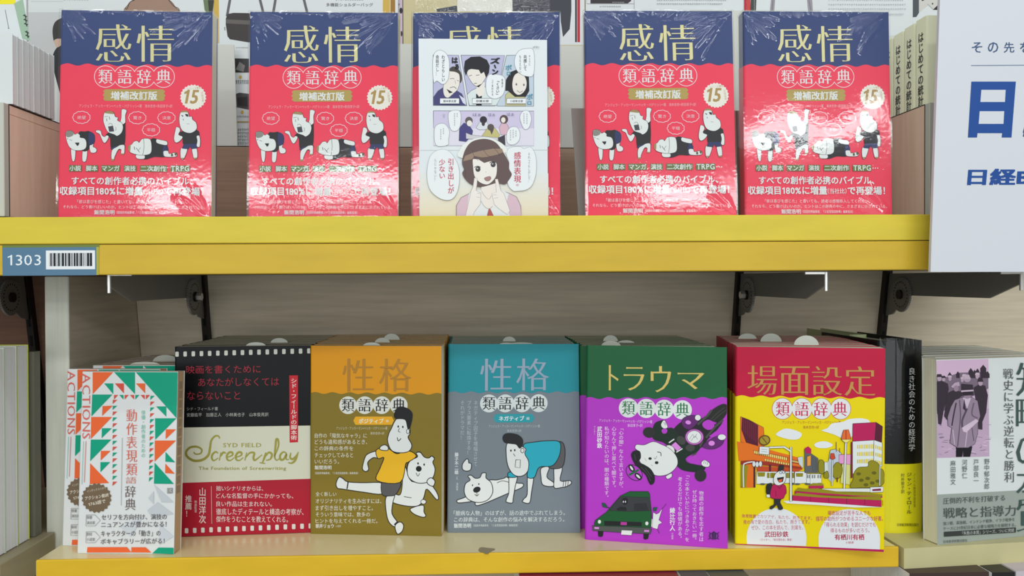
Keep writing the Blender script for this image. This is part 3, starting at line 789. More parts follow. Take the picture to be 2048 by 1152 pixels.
for xx, yy, n_ in ((422, 785, 2), (396, 785, 6), (285, 935, 3), (258, 945, 5), (1120, 790, 5), (1090, 785, 5), (1010, 960, 3), (982, 950, 4), (955, 955, 5)):
    for k in range(n_):     # writing too small to read: a tick and a bar per character
        a.line([(xx-5, yy+22*k+4), (xx+6, yy+22*k+3)], 3, (140, 142, 148)); a.line([(xx, yy+22*k), (xx+1, yy+22*k+14)], 3, (140, 142, 148))
a.vtext('はぁ', 290, 790, 830, 26, (150, 146, 168)); a.text('はぁ', 580, 785, 660, 815, (120, 110, 150)); a.text('はぁ', 735, 785, 800, 815, (120, 110, 150)); a.text('はぁ', 920, 780, 990, 812, (120, 110, 150))
a.text('(PR)', 1180, 115, 1242, 140, (120, 122, 126))
a.build('comic_lettering', fl_t)
a.src(830, 290, 7.585)
hair, hair2, hair3 = (96, 78, 76), (146, 124, 106), (70, 56, 56)
a.poly([(690, 60), (760, -20), (900, -90), (1100, -110), (1290, -40), (1390, 60), (1400, 200), (700, 200)], (222, 224, 218), smooth=True)
bub([(182, 430), (230, 180), (350, 80), (500, 85), (620, 230), (672, 400), (660, 650), (590, 800), (480, 840), (340, 790), (220, 660)])
bub([(1390, 130), (1460, 40), (1600, 30), (1650, 60), (1760, 40), (1830, 180), (1835, 420), (1780, 600), (1690, 680), (1560, 700), (1480, 690), (1400, 560)])
a.poly([(630, 1090), (630, 920), (700, 800), (830, 735), (1000, 700), (1230, 680), (1420, 730), (1540, 790), (1600, 920), (1615, 1090)], (206, 178, 190), smooth=False, out=G1, ow=7)
a.poly([(820, 740), (900, 690), (1300, 680), (1420, 740), (1390, 860), (1420, 1000), (1440, 1090), (770, 1090), (800, 900)], (216, 220, 220))
a.poly([(1010, 560), (1220, 560), (1240, 760), (1180, 960), (1120, 975), (1040, 940), (1000, 760)], (226, 218, 210))
a.poly([(720, 210), (760, 80), (840, -30), (960, -80), (1100, -85), (1230, -30), (1330, 100), (1420, 260), (1430, 370), (1468, 450), (1420, 540), (1360, 600), (1240, 580), (1100, 620), (980, 640), (850, 600), (760, 520), (718, 430), (745, 370), (718, 300)], hair, smooth=True)
a.poly([(880, 215), (960, 200), (1050, 270), (1110, 250), (1230, 270), (1240, 420), (1210, 510), (1130, 590), (1060, 600), (970, 560), (900, 470), (880, 330)], (230, 222, 214), smooth=True, out=G1, ow=4)
a.poly([(730, 250), (760, 170), (880, 120), (1000, 90), (1180, 60), (1320, 60), (1340, 110), (1200, 170), (1040, 190), (900, 190), (860, 220)], hair2)
a.poly([(870, 215), (900, 170), (1000, 190), (1070, 190), (1240, 150), (1250, 260), (1190, 240), (1100, 260), (1050, 275), (960, 220)], hair)
for q in ([(880, 80), (890, 160), (960, 240)], [(1040, 80), (1100, 160), (1160, 180)], [(1200, 50), (1260, 120), (1290, 170)], [(1360, 110), (1420, 250), (1425, 330)], [(730, 330), (770, 420), (760, 500)]): a.line(q, 5, hair3)
for (x_, y_) in ((955, 370), (1185, 300)): a.ell(x_, y_, 38, 40, (66, 62, 64)); a.ell(x_-8, y_-10, 12, 10, (190, 186, 184)); a.line([(x_-55, y_-25), (x_-10, y_-45), (x_+40, y_-30)], 10, (50, 46, 50))
a.poly([(1050, 510), (1080, 490), (1140, 480), (1152, 515), (1120, 548), (1075, 545)], (158, 120, 118), smooth=True, out=G1, ow=4); a.line([(1070, 412), (1080, 416)], 6, G1)
for q in ([(900, 500), (945, 510), (940, 600), (925, 690), (1000, 730), (990, 900), (900, 1020), (880, 1085), (765, 1085), (830, 800), (850, 700), (880, 640)],
          [(1215, 520), (1255, 520), (1300, 690), (1350, 740), (1390, 860), (1440, 1000), (1400, 1060), (1260, 960), (1200, 900), (1165, 740), (1235, 720)]):
    a.poly(q, (226, 220, 214), out=(150, 140, 136), ow=5)
for q in ([(940, 740), (990, 735)], [(930, 790), (985, 800)], [(1180, 760), (1240, 760)], [(1200, 810), (1260, 800)]): a.line(q, 5, (160, 150, 146))
a.line([(1010, 700), (1060, 780), (1120, 825), (1160, 770)], 4, (150, 140, 136)); a.line([(1000, 850), (1050, 930), (1120, 970), (1180, 930)], 4, G1)
a.poly([(1090, 1085), (1120, 970), (1140, 970), (1195, 1085)], (176, 84, 80), out=G1, ow=4)
a.build('comic_girl', fl_t)
CR = (186, 60, 84)
a.vtext('引き出しが', 545, 205, 745, 100, CR, b=.012); a.vtext('少ない', 412, 215, 520, 100, CR, b=.01); a.vtext('んじゃない？', 310, 200, 560, 40, (150, 154, 156))
a.vtext('感情表現', 1553, 105, 575, 112, CR, b=.012); a.vtext('の', 1553, 585, 630, 50, CR); a.vtext('それってもしかして…', 1730, 120, 580, 36, (130, 136, 140))
a.build('bubble_lettering', fl_t)

# ---------------------------------------------------------------- lower shelf books
def rowcopies(src, pose, n, T, word, yaw_end, label_fmt, slips=(), dx=0.0, names={'cover', 'page_block', 'paper_band'}):
    """books filed behind the front one, turning gradually square to the shelf"""
    x, y, yaw, L, W, H = pose
    blx, bly = x, y+H*math.sin(max(0, L))+.0005
    ordn = ['second', 'third', 'fourth', 'fifth', 'sixth', 'seventh', 'eighth', 'ninth']
    out = []; rnd = random.Random(len(word)*7+n)
    for i in range(n):
        f = (i+1)/n; yw = yaw+(yaw_end-yaw)*min(1, f*1.2)
        bly += (T*1.04+.0009)/math.cos(max(abs(yaw), abs(yw))); blx += dx
        px_, py_ = blx+rnd.uniform(-.0008, .0008), bly
        if py_+T > backY(-.07)-.008: break
        c_ = copy_thing(src, label_fmt.format(ordn[i]), names=names, loc=(px_, py_, ZL), rot=(min(0, -L) if L < 0 else 0, 0, yw))
        if L > .05: c_.scale = (1, 1, .986)
        out.append(c_)
    for (i, u, wd, hh) in slips:
        par = src if i < 0 else (out[i] if i < len(out) else None)
        if par is None: continue
        n_ = 14; P = [(u+wd/2*math.cos(math.pi*k/n_), T*.5, H-.0008+hh*math.sin(math.pi*k/n_)) for k in range(n_+1)]
        m = MB(); m.extrude(P, (0, .0005, 0)); q = m.build('order_slip', paint((198, 202, 192), .6), par); q['label'] = 'white rounded order slip'
    return out
AUTH = 'アンジェラ・アッカーマン+ベッカ・パグリッシ=著'
def discs(a, cs, cy, r, fill, ink, ring=None):
    if ring:
        for cx in cs: a.ell(cx, cy, r+2, r+2, ring, n=40)
    for cx in cs: a.ell(cx, cy, r, r, fill, n=40)
    for ch, cx in zip('類語辞典', cs): a.text(ch, cx-r*.72, cy-r*.74, cx+r*.72, cy+r*.72, ink, mincho=.016, b=.006)

# orange and olive
OP = (-.1848, .8947, -.1112, .0139, .1471, .2085); TT = .0185
ORA, OLV = (216, 146, 24), (130, 112, 42)
ob = make_book('book', 'orange and olive dictionary with a kicking man, frontmost of its row', OP, TT, ORA, OLV, .156, (.0195, .0010), group='orange and olive dictionaries')
a = cover_art([(620.7, 691.3), (882, 692.5), (884.4, 1072), (620.7, 1067)], .1471, .2085); a.src(610, 660, 2.617)
bz = paint((166, 118, 44), .35, metal=.2)
a.text('性', 197, 150, 360, 320, bz, mincho=.018); a.text('格', 388, 150, 556, 320, bz, mincho=.018); a.build('title_lettering', ob)
discs(a, (226, 313, 402, 491), 392, 46, (214, 216, 206), BL); a.build('subtitle_lettering', ob)
a.poly([(265, 451), (455, 451), (466, 472), (455, 494), (265, 494), (254, 472)], (236, 166, 34)); a.text('ポジティブ', 283, 461, 412, 488, (236, 232, 208), b=.03); a.text('編', 424, 467, 438, 481, (236, 232, 208))
a.text(AUTH, 165, 504, 432, 520, (206, 202, 176)); a.text('滝本杏奈=訳', 342, 531, 416, 546, (206, 202, 176))
OW = (216, 214, 196)
for s_, x1_, y0_, y1_ in (('自作の「陽気なキャラ」に', 325, 538, 563), ('どうも違和感があるとき、', 327, 570, 596), ('この辞典の条件を', 254, 605, 629), ('チェックしてみると', 253, 640, 665), ('いいだろう。', 180, 674, 698)):
    a.text(s_, 52, y0_, x1_, y1_, OW, b=.006)
a.text('飯間浩明', 52, 706, 140, 728, (220, 218, 206), b=.025); a.text('（国語辞典編纂者、『三省堂国語辞典』編集委員）', 54, 740, 280, 753, OW, b=.008)
for s_, x1_, y0_, y1_ in (('全く新しい', 166, 845, 868), ('オリジナリティを生み出すには、', 402, 880, 906), ('まず引き出しを増やすこと。', 358, 916, 943), ('そういう意味では、数多の', 342, 951, 976), ('ヒントを与えてくれる一冊だ。', 382, 986, 1010)):
    a.text(s_, 57, y0_, x1_, y1_, OW, b=.006)
a.text('朝井リョウ', 57, 1013, 153, 1036, (220, 218, 206), b=.025); a.text('小説家', 162, 1019, 190, 1031, OW)
a.build('band_lettering', ob)
Wh = (218, 221, 218); GY = (88, 86, 88)
def fg(pts, c, ow=4): a.poly(pts, c, smooth=True, out=BL, ow=ow)
# bear
fg([(590, 660), (585, 640), (605, 637), (620, 660), (645, 670), (660, 660), (678, 668), (670, 690), (680, 720), (672, 765), (640, 795), (590, 800), (545, 770), (535, 720), (550, 680)], Wh)
fg([(530, 720), (520, 705), (508, 730), (512, 790), (500, 860), (460, 850), (445, 870), (460, 900), (540, 920), (600, 915), (625, 870), (640, 830), (690, 885), (700, 870), (680, 830), (640, 790), (560, 790)], Wh)
fg([(560, 930), (620, 915), (625, 950), (635, 970), (620, 978), (580, 965), (555, 945)], Wh); a.ell(622, 897, 14, 12, Wh, out=BL, ow=3)
fg([(590, 662), (583, 642), (604, 638), (625, 662), (648, 668), (665, 658), (678, 672), (670, 690), (682, 725), (672, 768), (640, 795), (590, 798), (545, 770), (537, 720), (552, 682)], Wh)
a.ell(597, 724, 15, 15, BL); a.ell(593, 696, 4, 6, BL); a.ell(625, 702, 4, 6, BL); a.line([(583, 745), (592, 762), (602, 748)], 3, BL); a.line([(520, 870), (560, 876)], 3, BL)
# kicking man
fg([(428, 870), (470, 862), (462, 900), (458, 960), (490, 1010), (475, 1030), (440, 1000), (425, 930)], Wh)
fg([(475, 1020), (500, 1003), (518, 1020), (512, 1050), (490, 1067), (478, 1050)], Wh); a.line([(470, 1018), (485, 1004)], 7, BL)
fg([(165, 800), (180, 768), (200, 775), (225, 792), (300, 797), (412, 800), (408, 855), (300, 845), (200, 830), (172, 825)], Wh); a.line([(228, 790), (222, 830)], 6, BL)
fg([(410, 785), (502, 792), (480, 855), (445, 866), (406, 858)], GY)
fg([(378, 640), (370, 632), (325, 650), (308, 690), (303, 725), (320, 738), (335, 725), (330, 690), (360, 665), (385, 668)], Wh)
fg([(375, 625), (430, 615), (480, 645), (520, 632), (560, 635), (583, 660), (540, 690), (528, 700), (500, 795), (378, 785), (395, 720), (415, 665), (383, 670)], (236, 176, 34))
fg([(395, 610), (410, 600), (425, 600), (437, 612), (432, 628), (395, 624)], Wh); fg([(640, 790), (650, 775), (665, 772), (682, 790), (672, 815), (648, 806)], Wh)
fg([(468, 480), (490, 455), (530, 460), (548, 500), (550, 540), (540, 560), (560, 600), (545, 632), (500, 640), (455, 628), (434, 580), (440, 540), (455, 510)], Wh)
fg([(468, 445), (478, 415), (500, 400), (540, 412), (562, 440), (552, 500), (540, 515), (528, 470), (500, 462), (478, 462)], BL)
a.ell(489, 503, 4, 6, BL); a.ell(513, 505, 4, 6, BL); a.line([(495, 512), (490, 528), (500, 532)], 3, BL); a.line([(484, 560), (490, 578), (504, 565)], 4, BL); a.ell(540, 528, 8, 12, Wh, out=BL, ow=3)
a.build('cartoon_figures', ob)
rowcopies(ob, OP, 8, TT, 'or', -.03, '{} orange and olive dictionary filed behind the front one', slips=[(-1, .067, .020, .004), (1, .075, .018, .006), (3, .080, .02, .008)])

# teal and grey
TP = (-.0329, .8904, -.0563, .0885, .1478, .2092)
TEA, GRY = (30, 140, 152), (116, 126, 134)
tb = make_book('book', 'teal and grey dictionary with a crouching man and bear, frontmost of its row', TP, TT, TEA, GRY, .155, (.0195, .0010), group='teal and grey dictionaries')
a = cover_art([(895.3, 687.5), (1157, 688.7), (1160.9, 1065.8), (896, 1064.3)], .1478, .2092); a.src(880, 660, 2.617)
sv = paint((134, 150, 166), .35, metal=.2)
a.text('性', 208, 150, 376, 318, sv, mincho=.018); a.text('格', 398, 150, 570, 318, sv, mincho=.018); a.build('title_lettering', tb)
discs(a, (256, 341, 429, 516), 385, 47, (208, 216, 214), BL); a.build('subtitle_lettering', tb)
a.poly([(292, 441), (482, 441), (494, 463), (482, 485), (292, 485), (280, 463)], (34, 150, 160)); a.text('ネガティブ', 308, 451, 441, 477, (226, 232, 230), b=.03); a.text('編', 452, 457, 468, 472, (226, 232, 230))
a.text(AUTH, 255, 497, 523, 512, (186, 194, 198)); a.text('滝本杏奈=訳', 350, 521, 426, 536, (186, 194, 198))
LG = (176, 184, 188)
a.vtext('ネガティブ因子を増幅させて', 187, 368, 715, 24, LG); a.vtext('プラス要素に転換する！', 152, 368, 655, 24, LG); a.vtext('それがドラマだ！', 117, 368, 575, 24, LG)
a.vtext('藤子不二雄', 88, 640, 755, 22, (216, 220, 220), b=.025); a.vtext('（A）', 92, 758, 790, 12, (216, 220, 220)); a.vtext('漫画家', 92, 798, 840, 12, (206, 212, 212))
a.text('「臆病な人物」のはずが、話の途中でぶれてしまう。', 75, 944, 655, 970, (212, 218, 218), b=.006); a.text('この辞典は、そんな創作の悩みを解決するだろう。', 77, 978, 652, 1004, (212, 218, 218), b=.006)
a.text('飯間浩明', 76, 1010, 166, 1034, (216, 222, 222), b=.025); a.text('（国語辞典編纂者、『三省堂国語辞典』編集委員）', 178, 1015, 410, 1028, (206, 212, 212), b=.008)
a.build('band_lettering', tb)
fg([(530, 725), (572, 720), (560, 770), (595, 800), (590, 820), (540, 812), (530, 770)], Wh); fg([(600, 720), (640, 722), (630, 790), (680, 790), (688, 805), (665, 820), (640, 825), (600, 828), (598, 780)], Wh)
for x_ in (648, 660, 672): a.line([(x_, 790), (x_-3, 820)], 3, BL)
fg([(600, 600), (640, 590), (655, 640), (640, 720), (570, 722), (600, 680)], GY)
fg([(255, 790), (300, 785), (340, 775), (350, 770), (400, 800), (435, 805), (430, 825), (370, 850), (300, 880), (240, 905), (195, 918), (190, 900), (240, 880), (260, 850)], Wh)
fg([(150, 870), (120, 880), (92, 890), (98, 903), (140, 900), (170, 893)], Wh); a.line([(300, 800), (330, 790), (370, 800)], 3, BL)
fg([(160, 785), (148, 765), (165, 760), (185, 775), (210, 772), (222, 750), (242, 750), (243, 775), (270, 800), (278, 850), (250, 890), (200, 902), (150, 885), (130, 850), (135, 805)], Wh)
a.ell(195, 835, 20, 15, BL, rot=-.4); a.ell(172, 812, 3, 5, BL); a.ell(205, 806, 3, 5, BL); a.line([(184, 858), (195, 868), (206, 858)], 3, BL); a.line([(196, 850), (195, 866)], 3, BL)
fg([(365, 760), (405, 765), (395, 820), (385, 880), (380, 905), (350, 900), (350, 885), (362, 850)], Wh); fg([(460, 765), (490, 770), (480, 850), (470, 905), (435, 900), (440, 885), (458, 860)], Wh)
fg([(362, 745), (405, 750), (402, 770), (360, 770)], (30, 160, 180))
fg([(440, 600), (480, 590), (560, 582), (625, 588), (630, 640), (610, 690), (580, 715), (520, 720), (495, 772), (458, 768), (465, 700), (440, 640)], (32, 165, 184))
fg([(352, 595), (400, 590), (430, 610), (450, 625), (445, 650), (465, 690), (460, 740), (430, 765), (390, 760), (360, 720), (348, 660)], Wh)
fg([(330, 560), (350, 543), (400, 548), (430, 570), (433, 600), (418, 620), (400, 600), (370, 595), (338, 588)], BL)
a.ell(372, 632, 4, 6, BL); a.ell(392, 630, 4, 6, BL); a.line([(385, 648), (394, 662)], 3, BL); a.poly([(398, 680), (422, 680), (420, 722), (394, 718)], Wh, out=BL, ow=3); a.ell(432, 632, 9, 12, Wh, out=BL, ow=3)
fg([(120, 700), (140, 675), (150, 680), (152, 695), (165, 700), (162, 730), (140, 738), (120, 728)], Wh)
a.build('cartoon_figures', tb)
rowcopies(tb, TP, 8, TT, 'teal', -.03, '{} teal and grey dictionary filed behind the front one', slips=[(-1, .066, .018, .0025), (0, .085, .03, .0025), (2, .072, .016, .0065)])

# green and purple
GP = (.1168, .8593, -.2523, .0799, .1495, .2096)
GRN, PUR = (22, 92, 52), (176, 54, 190)
gb = make_book('book', 'green and purple dictionary with a motorbike and green car, frontmost of its row', GP, TT, GRN, PUR, .1560, (.0200, .0011), group='green and purple dictionaries', bslope=-.028)
gb.children[0].name = 'cover'
a = cover_art([(1172, 691), (1453.6, 694), (1455.6, 1097.5), (1170, 1077.5)], .1495, .2096); a.src(1150, 660, 2.503)
gd = paint((194, 172, 96), .35, metal=.2)
for ch, b_ in zip('トラウマ', ((167, 177, 216, 303), (242, 186, 346, 303), (377, 181, 480, 312), (512, 214, 648, 296))): a.text(ch, *b_, gd, mincho=.016, b=.006)
a.build('title_lettering', gb)
a.src(1150, 660, 2.503)
for cx, cy in zip((266, 355, 445, 536), (391, 393, 397, 400)): a.ell(cx, cy, 48, 48, (216, 222, 218), n=40)
for ch, cx, cy in zip('類語辞典', (266, 355, 445, 536), (391, 393, 397, 400)): a.text(ch, cx-33, cy-35, cx+33, cy+34, (24, 110, 62), mincho=.016, b=.006)
a.build('subtitle_lettering', gb)
PT = (232, 200, 232)
a.text(AUTH, 0, 0, 0, 0, PT, quad=[(120, 445), (385, 452), (385, 468), (120, 460)]); a.text('新田享子=訳', 262, 470, 337, 486, PT)
for s_, x_, y0_, y1_ in (('「心の闇」なんて言いますが、', 230, 480, 802), ('心なんて押し並べて闇です。', 194, 482, 800), ('私が知りたいのは、闇の種類です。', 158, 482, 848)): a.vtext(s_, x_, y0_, y1_, 24, PT, b=.006)
a.vtext('武田砂鉄', 122, 482, 592, 26, (232, 222, 234), b=.03); a.vtext('ライター', 97, 480, 525, 11, PT)
for s_, x_, y0_, y1_ in (('物語の創作を志す者は', 632, 805, 1060), ('ぜひ持っておきたい一冊。', 598, 800, 1062), ('「この本といかにつきあうか」を', 561, 715, 1060), ('考えるだけでも価値がある。', 525, 735, 1055)): a.vtext(s_, x_, y0_, y1_, 24, PT, b=.006)
a.vtext('綾辻行人', 487, 888, 1006, 28, (232, 222, 234), b=.03); a.vtext('小説家', 487, 1012, 1048, 12, PT)
a.build('band_lettering', gb)
a.src(1240, 790, 6.064)
dk, dg, dp = (22, 24, 26), (14, 38, 24), (92, 28, 104)
def fz(pts, c, ow=5, sm=True, o_=BL): a.poly(pts, c, smooth=sm, out=o_, ow=ow)
fz([(1060, 280), (1110, 190), (1230, 115), (1300, 125), (1300, 200), (1255, 280), (1180, 330), (1090, 300)], (28, 30, 26))
for q in ([(1100, 300), (1180, 220), (1270, 150)], [(1130, 310), (1210, 240), (1290, 180)]): a.line(q, 8, (60, 64, 56))
fz([(960, 300), (1060, 260), (1150, 360), (1190, 300), (1240, 330), (1150, 450), (1060, 540), (980, 640), (860, 640), (700, 560), (640, 440), (740, 330), (850, 300)], dk)
a.poly([(1000, 340), (1070, 300), (1140, 340), (1130, 400), (1070, 425), (1010, 390)], PUR, smooth=True); a.poly([(1080, 500), (1160, 440), (1180, 480), (1120, 520)], PUR)
for q in ([(940, 360), (1060, 250), (1110, 185)], [(1040, 520), (1160, 380), (1250, 300)], [(870, 760), (960, 640), (1000, 560)]): a.line(q, 26, (66, 68, 62), smooth=False)
fz([(750, 300), (830, 250), (940, 255), (960, 300), (900, 380), (830, 420), (760, 380)], dp); fz([(1000, 620), (1060, 560), (1180, 500), (1260, 520), (1240, 600), (1140, 655), (1040, 650)], dp)
a.ell(825, 333, 34, 24, (214, 130, 214), rot=.2); a.ell(1110, 586, 38, 30, (214, 130, 214)); a.ell(942, 275, 36, 36, Wh, out=BL, ow=4); a.ell(1235, 512, 50, 36, Wh, out=BL, ow=4)
# rider's body
fz([(400, 530), (410, 360), (500, 310), (545, 320), (560, 400), (620, 400), (680, 440), (760, 560), (800, 620), (960, 620), (940, 680), (800, 760), (820, 820), (930, 850), (1030, 870), (1000, 920), (860, 930), (700, 870), (560, 600)], dg)
a.poly([(500, 430), (530, 408), (570, 420), (560, 460), (520, 468)], PUR, smooth=True); a.poly([(800, 780), (920, 720), (990, 850), (850, 830)], PUR)
a.poly([(620, 610), (670, 570), (740, 640), (690, 680)], (214, 130, 214)); a.ell(740, 550, 46, 60, (60, 62, 58), rot=-.8); a.ell(850, 640, 56, 44, (60, 62, 58)); a.line([(590, 580), (655, 535)], 14, Wh); a.line([(680, 695), (755, 650)], 14, Wh)
a.ell(350, 455, 74, 62, (36, 38, 36), rot=.2, out=BL); a.ell(975, 975, 70, 74, (36, 38, 36), out=BL)
fz([(495, 350), (520, 310), (545, 315), (575, 380), (560, 405), (525, 405), (500, 385)], Wh, 4); fz([(990, 810), (1030, 790), (1085, 830), (1075, 870), (1020, 870), (988, 845)], Wh, 4)
for q in ([(530, 330), (540, 365)], [(548, 330), (556, 370)], [(1020, 800), (1015, 835)], [(1042, 806), (1038, 840)], [(1062, 815), (1058, 848)]): a.line(q, 4, BL)
a.ell(900, 510, 112, 96, (198, 120, 196), out=(110, 20, 110), ow=10); a.ell(898, 510, 88, 78, Wh, out=(110, 20, 110), ow=6)
for q in ([(840, 540), (880, 480), (900, 520), (930, 470)], [(860, 560), (905, 500), (940, 540)]): a.line(q, 4, (90, 94, 98))
# rider's head upside down with visor and goggles
fz([(560, 620), (600, 608), (650, 640), (660, 700), (610, 690)], Wh); fz([(560, 980), (620, 950), (625, 990), (580, 1018), (555, 1000)], Wh, 4)
fz([(180, 640), (200, 600), (290, 605), (400, 565), (500, 600), (600, 650), (680, 740), (698, 830), (660, 900), (580, 960), (480, 980), (400, 960), (300, 870), (235, 800), (240, 700), (200, 665)], Wh)
fz([(135, 740), (150, 690), (200, 672), (240, 690), (248, 760), (225, 810), (300, 850), (370, 900), (415, 980), (410, 1060), (370, 1085), (340, 1040), (310, 970), (240, 900), (180, 840)], dk)
for q in ([(170, 720), (190, 790)], [(250, 870), (330, 960), (370, 1040)], [(300, 880), (380, 990)]): a.line(q, 6, (70, 72, 72))
a.ell(170, 940, 110, 80, PUR, rot=.75, out=BL, ow=7); a.ell(138, 885, 22, 42, Wh, rot=-.6, out=dk, ow=18); a.ell(218, 985, 22, 44, Wh, rot=-.8, out=dk, ow=18); a.line([(105, 970), (225, 905)], 26, (20, 100, 50))
a.ell(362, 770, 20, 16, BL); a.ell(442, 820, 22, 18, BL); a.line([(410, 760), (425, 775), (445, 740)], 4, BL); a.line([(450, 690), (490, 700), (495, 740)], 8, BL); a.line([(295, 765), (318, 800)], 3, G1); a.line([(375, 845), (395, 858)], 3, G1)
a.build('motorbike_rider', gb)
a.src(1170, 960, 7.062)
CG = (18, 84, 40)
a.poly([(890, 520), (940, 540), (1000, 620), (960, 660), (900, 650)], Wh); a.poly([(960, 450), (1005, 480), (1045, 460), (1090, 400), (1040, 560), (1085, 600), (1038, 625), (1020, 690), (950, 670)], Wh, out=BL, ow=4)
a.line([(1090, 400), (1145, 335)], 5, dk, smooth=False); a.line([(1020, 690), (1050, 750)], 5, dk, smooth=False)
a.poly([(180, 690), (262, 700), (255, 780), (235, 795), (190, 790)], dk); a.poly([(825, 740), (905, 740), (890, 825), (850, 838), (825, 825)], dk)
a.poly([(150, 560), (300, 450), (500, 220), (630, 158), (890, 160), (910, 190), (940, 500), (930, 660), (900, 690), (135, 660), (135, 600)], CG, out=dk, ow=6)
a.poly([(340, 425), (490, 240), (530, 230), (900, 245), (930, 430), (600, 440)], (52, 54, 58), out=dk, ow=5)
a.poly([(520, 270), (560, 245), (600, 260), (600, 320), (560, 350), (525, 320)], BL, smooth=True); a.ell(540, 303, 8, 14, Wh); a.ell(570, 303, 8, 14, Wh); a.poly([(440, 405), (500, 370), (580, 380), (590, 430), (460, 425)], BL); a.poly([(690, 330), (860, 320), (900, 430), (690, 430)], (40, 40, 44))
a.poly([(270, 570), (800, 590), (800, 650), (275, 635)], dk); a.poly([(505, 585), (592, 590), (588, 632), (500, 628)], (176, 54, 150))
a.ell(205, 582, 24, 28, Wh, out=BL); a.ell(872, 608, 24, 28, Wh, out=BL)
a.poly([(105, 635), (900, 668), (940, 690), (925, 755), (520, 735), (110, 705)], (76, 80, 78), out=dk, ow=5)
a.poly([(515, 700), (668, 708), (655, 775), (508, 765)], Wh, out=BL, ow=4); a.poly([(135, 655), (200, 658), (198, 685), (135, 682)], (214, 130, 214)); a.poly([(835, 700), (905, 703), (903, 728), (835, 725)], (214, 130, 214))
a.poly([(238, 318), (285, 325), (312, 365), (305, 388), (250, 370)], (18, 84, 60), out=dk, ow=4); a.line([(305, 378), (350, 390)], 10, dk, smooth=False); a.poly([(965, 385), (1022, 380), (1000, 435), (960, 430)], (18, 84, 60), out=dk, ow=4)
a.build('green_car', gb)
a.ell(1820, 790, 68, 50, (60, 22, 84)); a.ell(1820, 790, 56, 40, (120, 50, 130)); a.poly([(1790, 750), (1822, 722), (1852, 752), (1845, 830), (1800, 835)], (52, 26, 78)); a.line([(1825, 745), (1820, 840)], 5, (130, 60, 140))
for q in ([(1750, 735), (1775, 760)], [(1895, 735), (1870, 760)], [(1740, 835), (1775, 820)], [(1895, 840), (1865, 820)]): a.line(q, 9, (52, 26, 78))
a.build('beetle_emblem', gb)
rowcopies(gb, GP, 8, TT, 'green', -.04, '{} green and purple dictionary filed behind the front one', slips=[(0, .035, .022, .006), (2, .06, .02, .0035), (3, .045, .018, .008)])

# yellow and crimson
YP = (.2737, .8344, -.2157, -.0156, .1480, .2100)
CRI, YLW = (188, 26, 62), (228, 206, 14)
yb = make_book('book', 'crimson and yellow dictionary with a cartoon street scene, frontmost of its row', YP, TT, CRI, YLW, .1590, (.0195, .0010), group='crimson and yellow dictionaries', bslope=-.008)
Q = [(1471, 694), (1771, 696), (1767, 1104.6), (1471, 1088)]
a = cover_art(Q, .1480, .2100); a.src(1440, 640, 2.4)
gd = paint((184, 136, 74), .35, metal=.2)
for ch, b_ in zip('場面設定', ((130, 220, 273, 360), (285, 223, 429, 360), (440, 222, 586, 362), (597, 222, 746, 364))): a.text(ch, *b_, gd, mincho=.02)
a.build('title_lettering', yb)
MG = (176, 22, 84)
for cx in (298, 392, 486, 578): a.ell(cx, 427, 50, 52, MG, n=40)
for cx in (298, 392, 486, 578): a.ell(cx, 427, 48, 50, (220, 222, 220), n=40)
for ch, cx in zip('類語辞典', (299, 391, 482, 574)): a.text(ch, cx-33, 394, cx+34, 462, (198, 30, 84), mincho=.016, b=.004)
a.build('subtitle_lettering', yb)
br = (176, 100, 40)
a.text(AUTH, 297, 484, 578, 500, br); a.text('滝本杏奈=訳', 396, 508, 474, 523, br)
for cx, cy, r in ((270, 1046, 143), (618, 1056, 148)):
    pts = []
    for k in range(41):
        t_ = math.pi+math.pi*k/40*1.0; pts.append((cx+r*math.cos(t_), cy+r*math.sin(t_)))
    yb_ = 1078+(cx-270)*.06
    pts += [(cx+r*.985, yb_+6), (cx-r*.985, yb_-4)]
    a.poly(pts, (220, 222, 224))
a.poly([(72, 1071), (790, 1103), (790, 1120), (72, 1084)], MG)
a.build('ground_colours', yb)
ct = (186, 70, 96)
a.text('体育館裏でカツアゲ。私たち、飽きてます。', 0, 0, 0, 0, ct, quad=[(105, 930), (440, 942), (440, 960), (105, 948)])
a.text('夜の海で愛の告白。私たち、飽きてます。', 112, 958, 428, 979, ct); a.text('ぜひ、この本を読んで、別案を。', 150, 984, 398, 1006, ct); a.text('武田砂鉄', 213, 1013, 327, 1041, (170, 30, 66), b=.02); a.text('（ライター、『紋切型社会』著者）', 193, 1047, 344, 1059, ct, b=.006)
a.text('場面設定が苦手な人でも', 515, 915, 720, 938, ct); a.text('描写の勘所がつかめるユニークな好著。', 458, 942, 780, 965, ct); a.text('「得られる効果」を読むだけでも', 500, 971, 745, 994, ct); a.text('得るものが多いだろう。', 528, 999, 715, 1021, ct)
a.text('有栖川有栖', 548, 1028, 690, 1056, (170, 30, 66), b=.02); a.text('小説家', 600, 1062, 640, 1073, ct)
a.build('band_lettering', yb)
a.src(1470, 820, 5.487)
og, pk, ol_, mr = (222, 110, 28), (180, 24, 84), (142, 134, 22), (84, 22, 46)
def cl(pts): a.poly(pts, (222, 224, 224), smooth=True)
cl([(445, 270), (490, 230), (560, 205), (660, 225), (730, 265), (690, 320), (600, 325), (500, 300)]); cl([(865, 380), (920, 350), (1000, 348), (1070, 385), (1010, 418), (900, 415)])
cl([(945, 225), (1010, 200), (1060, 150), (1180, 130), (1250, 100), (1400, 92), (1480, 130), (1400, 200), (1290, 290), (1180, 310), (1080, 270), (1000, 245)])
def ln(pts, w_=5, c_=None, sm=False): a.line(pts, w_, c_ or BL, smooth=sm)
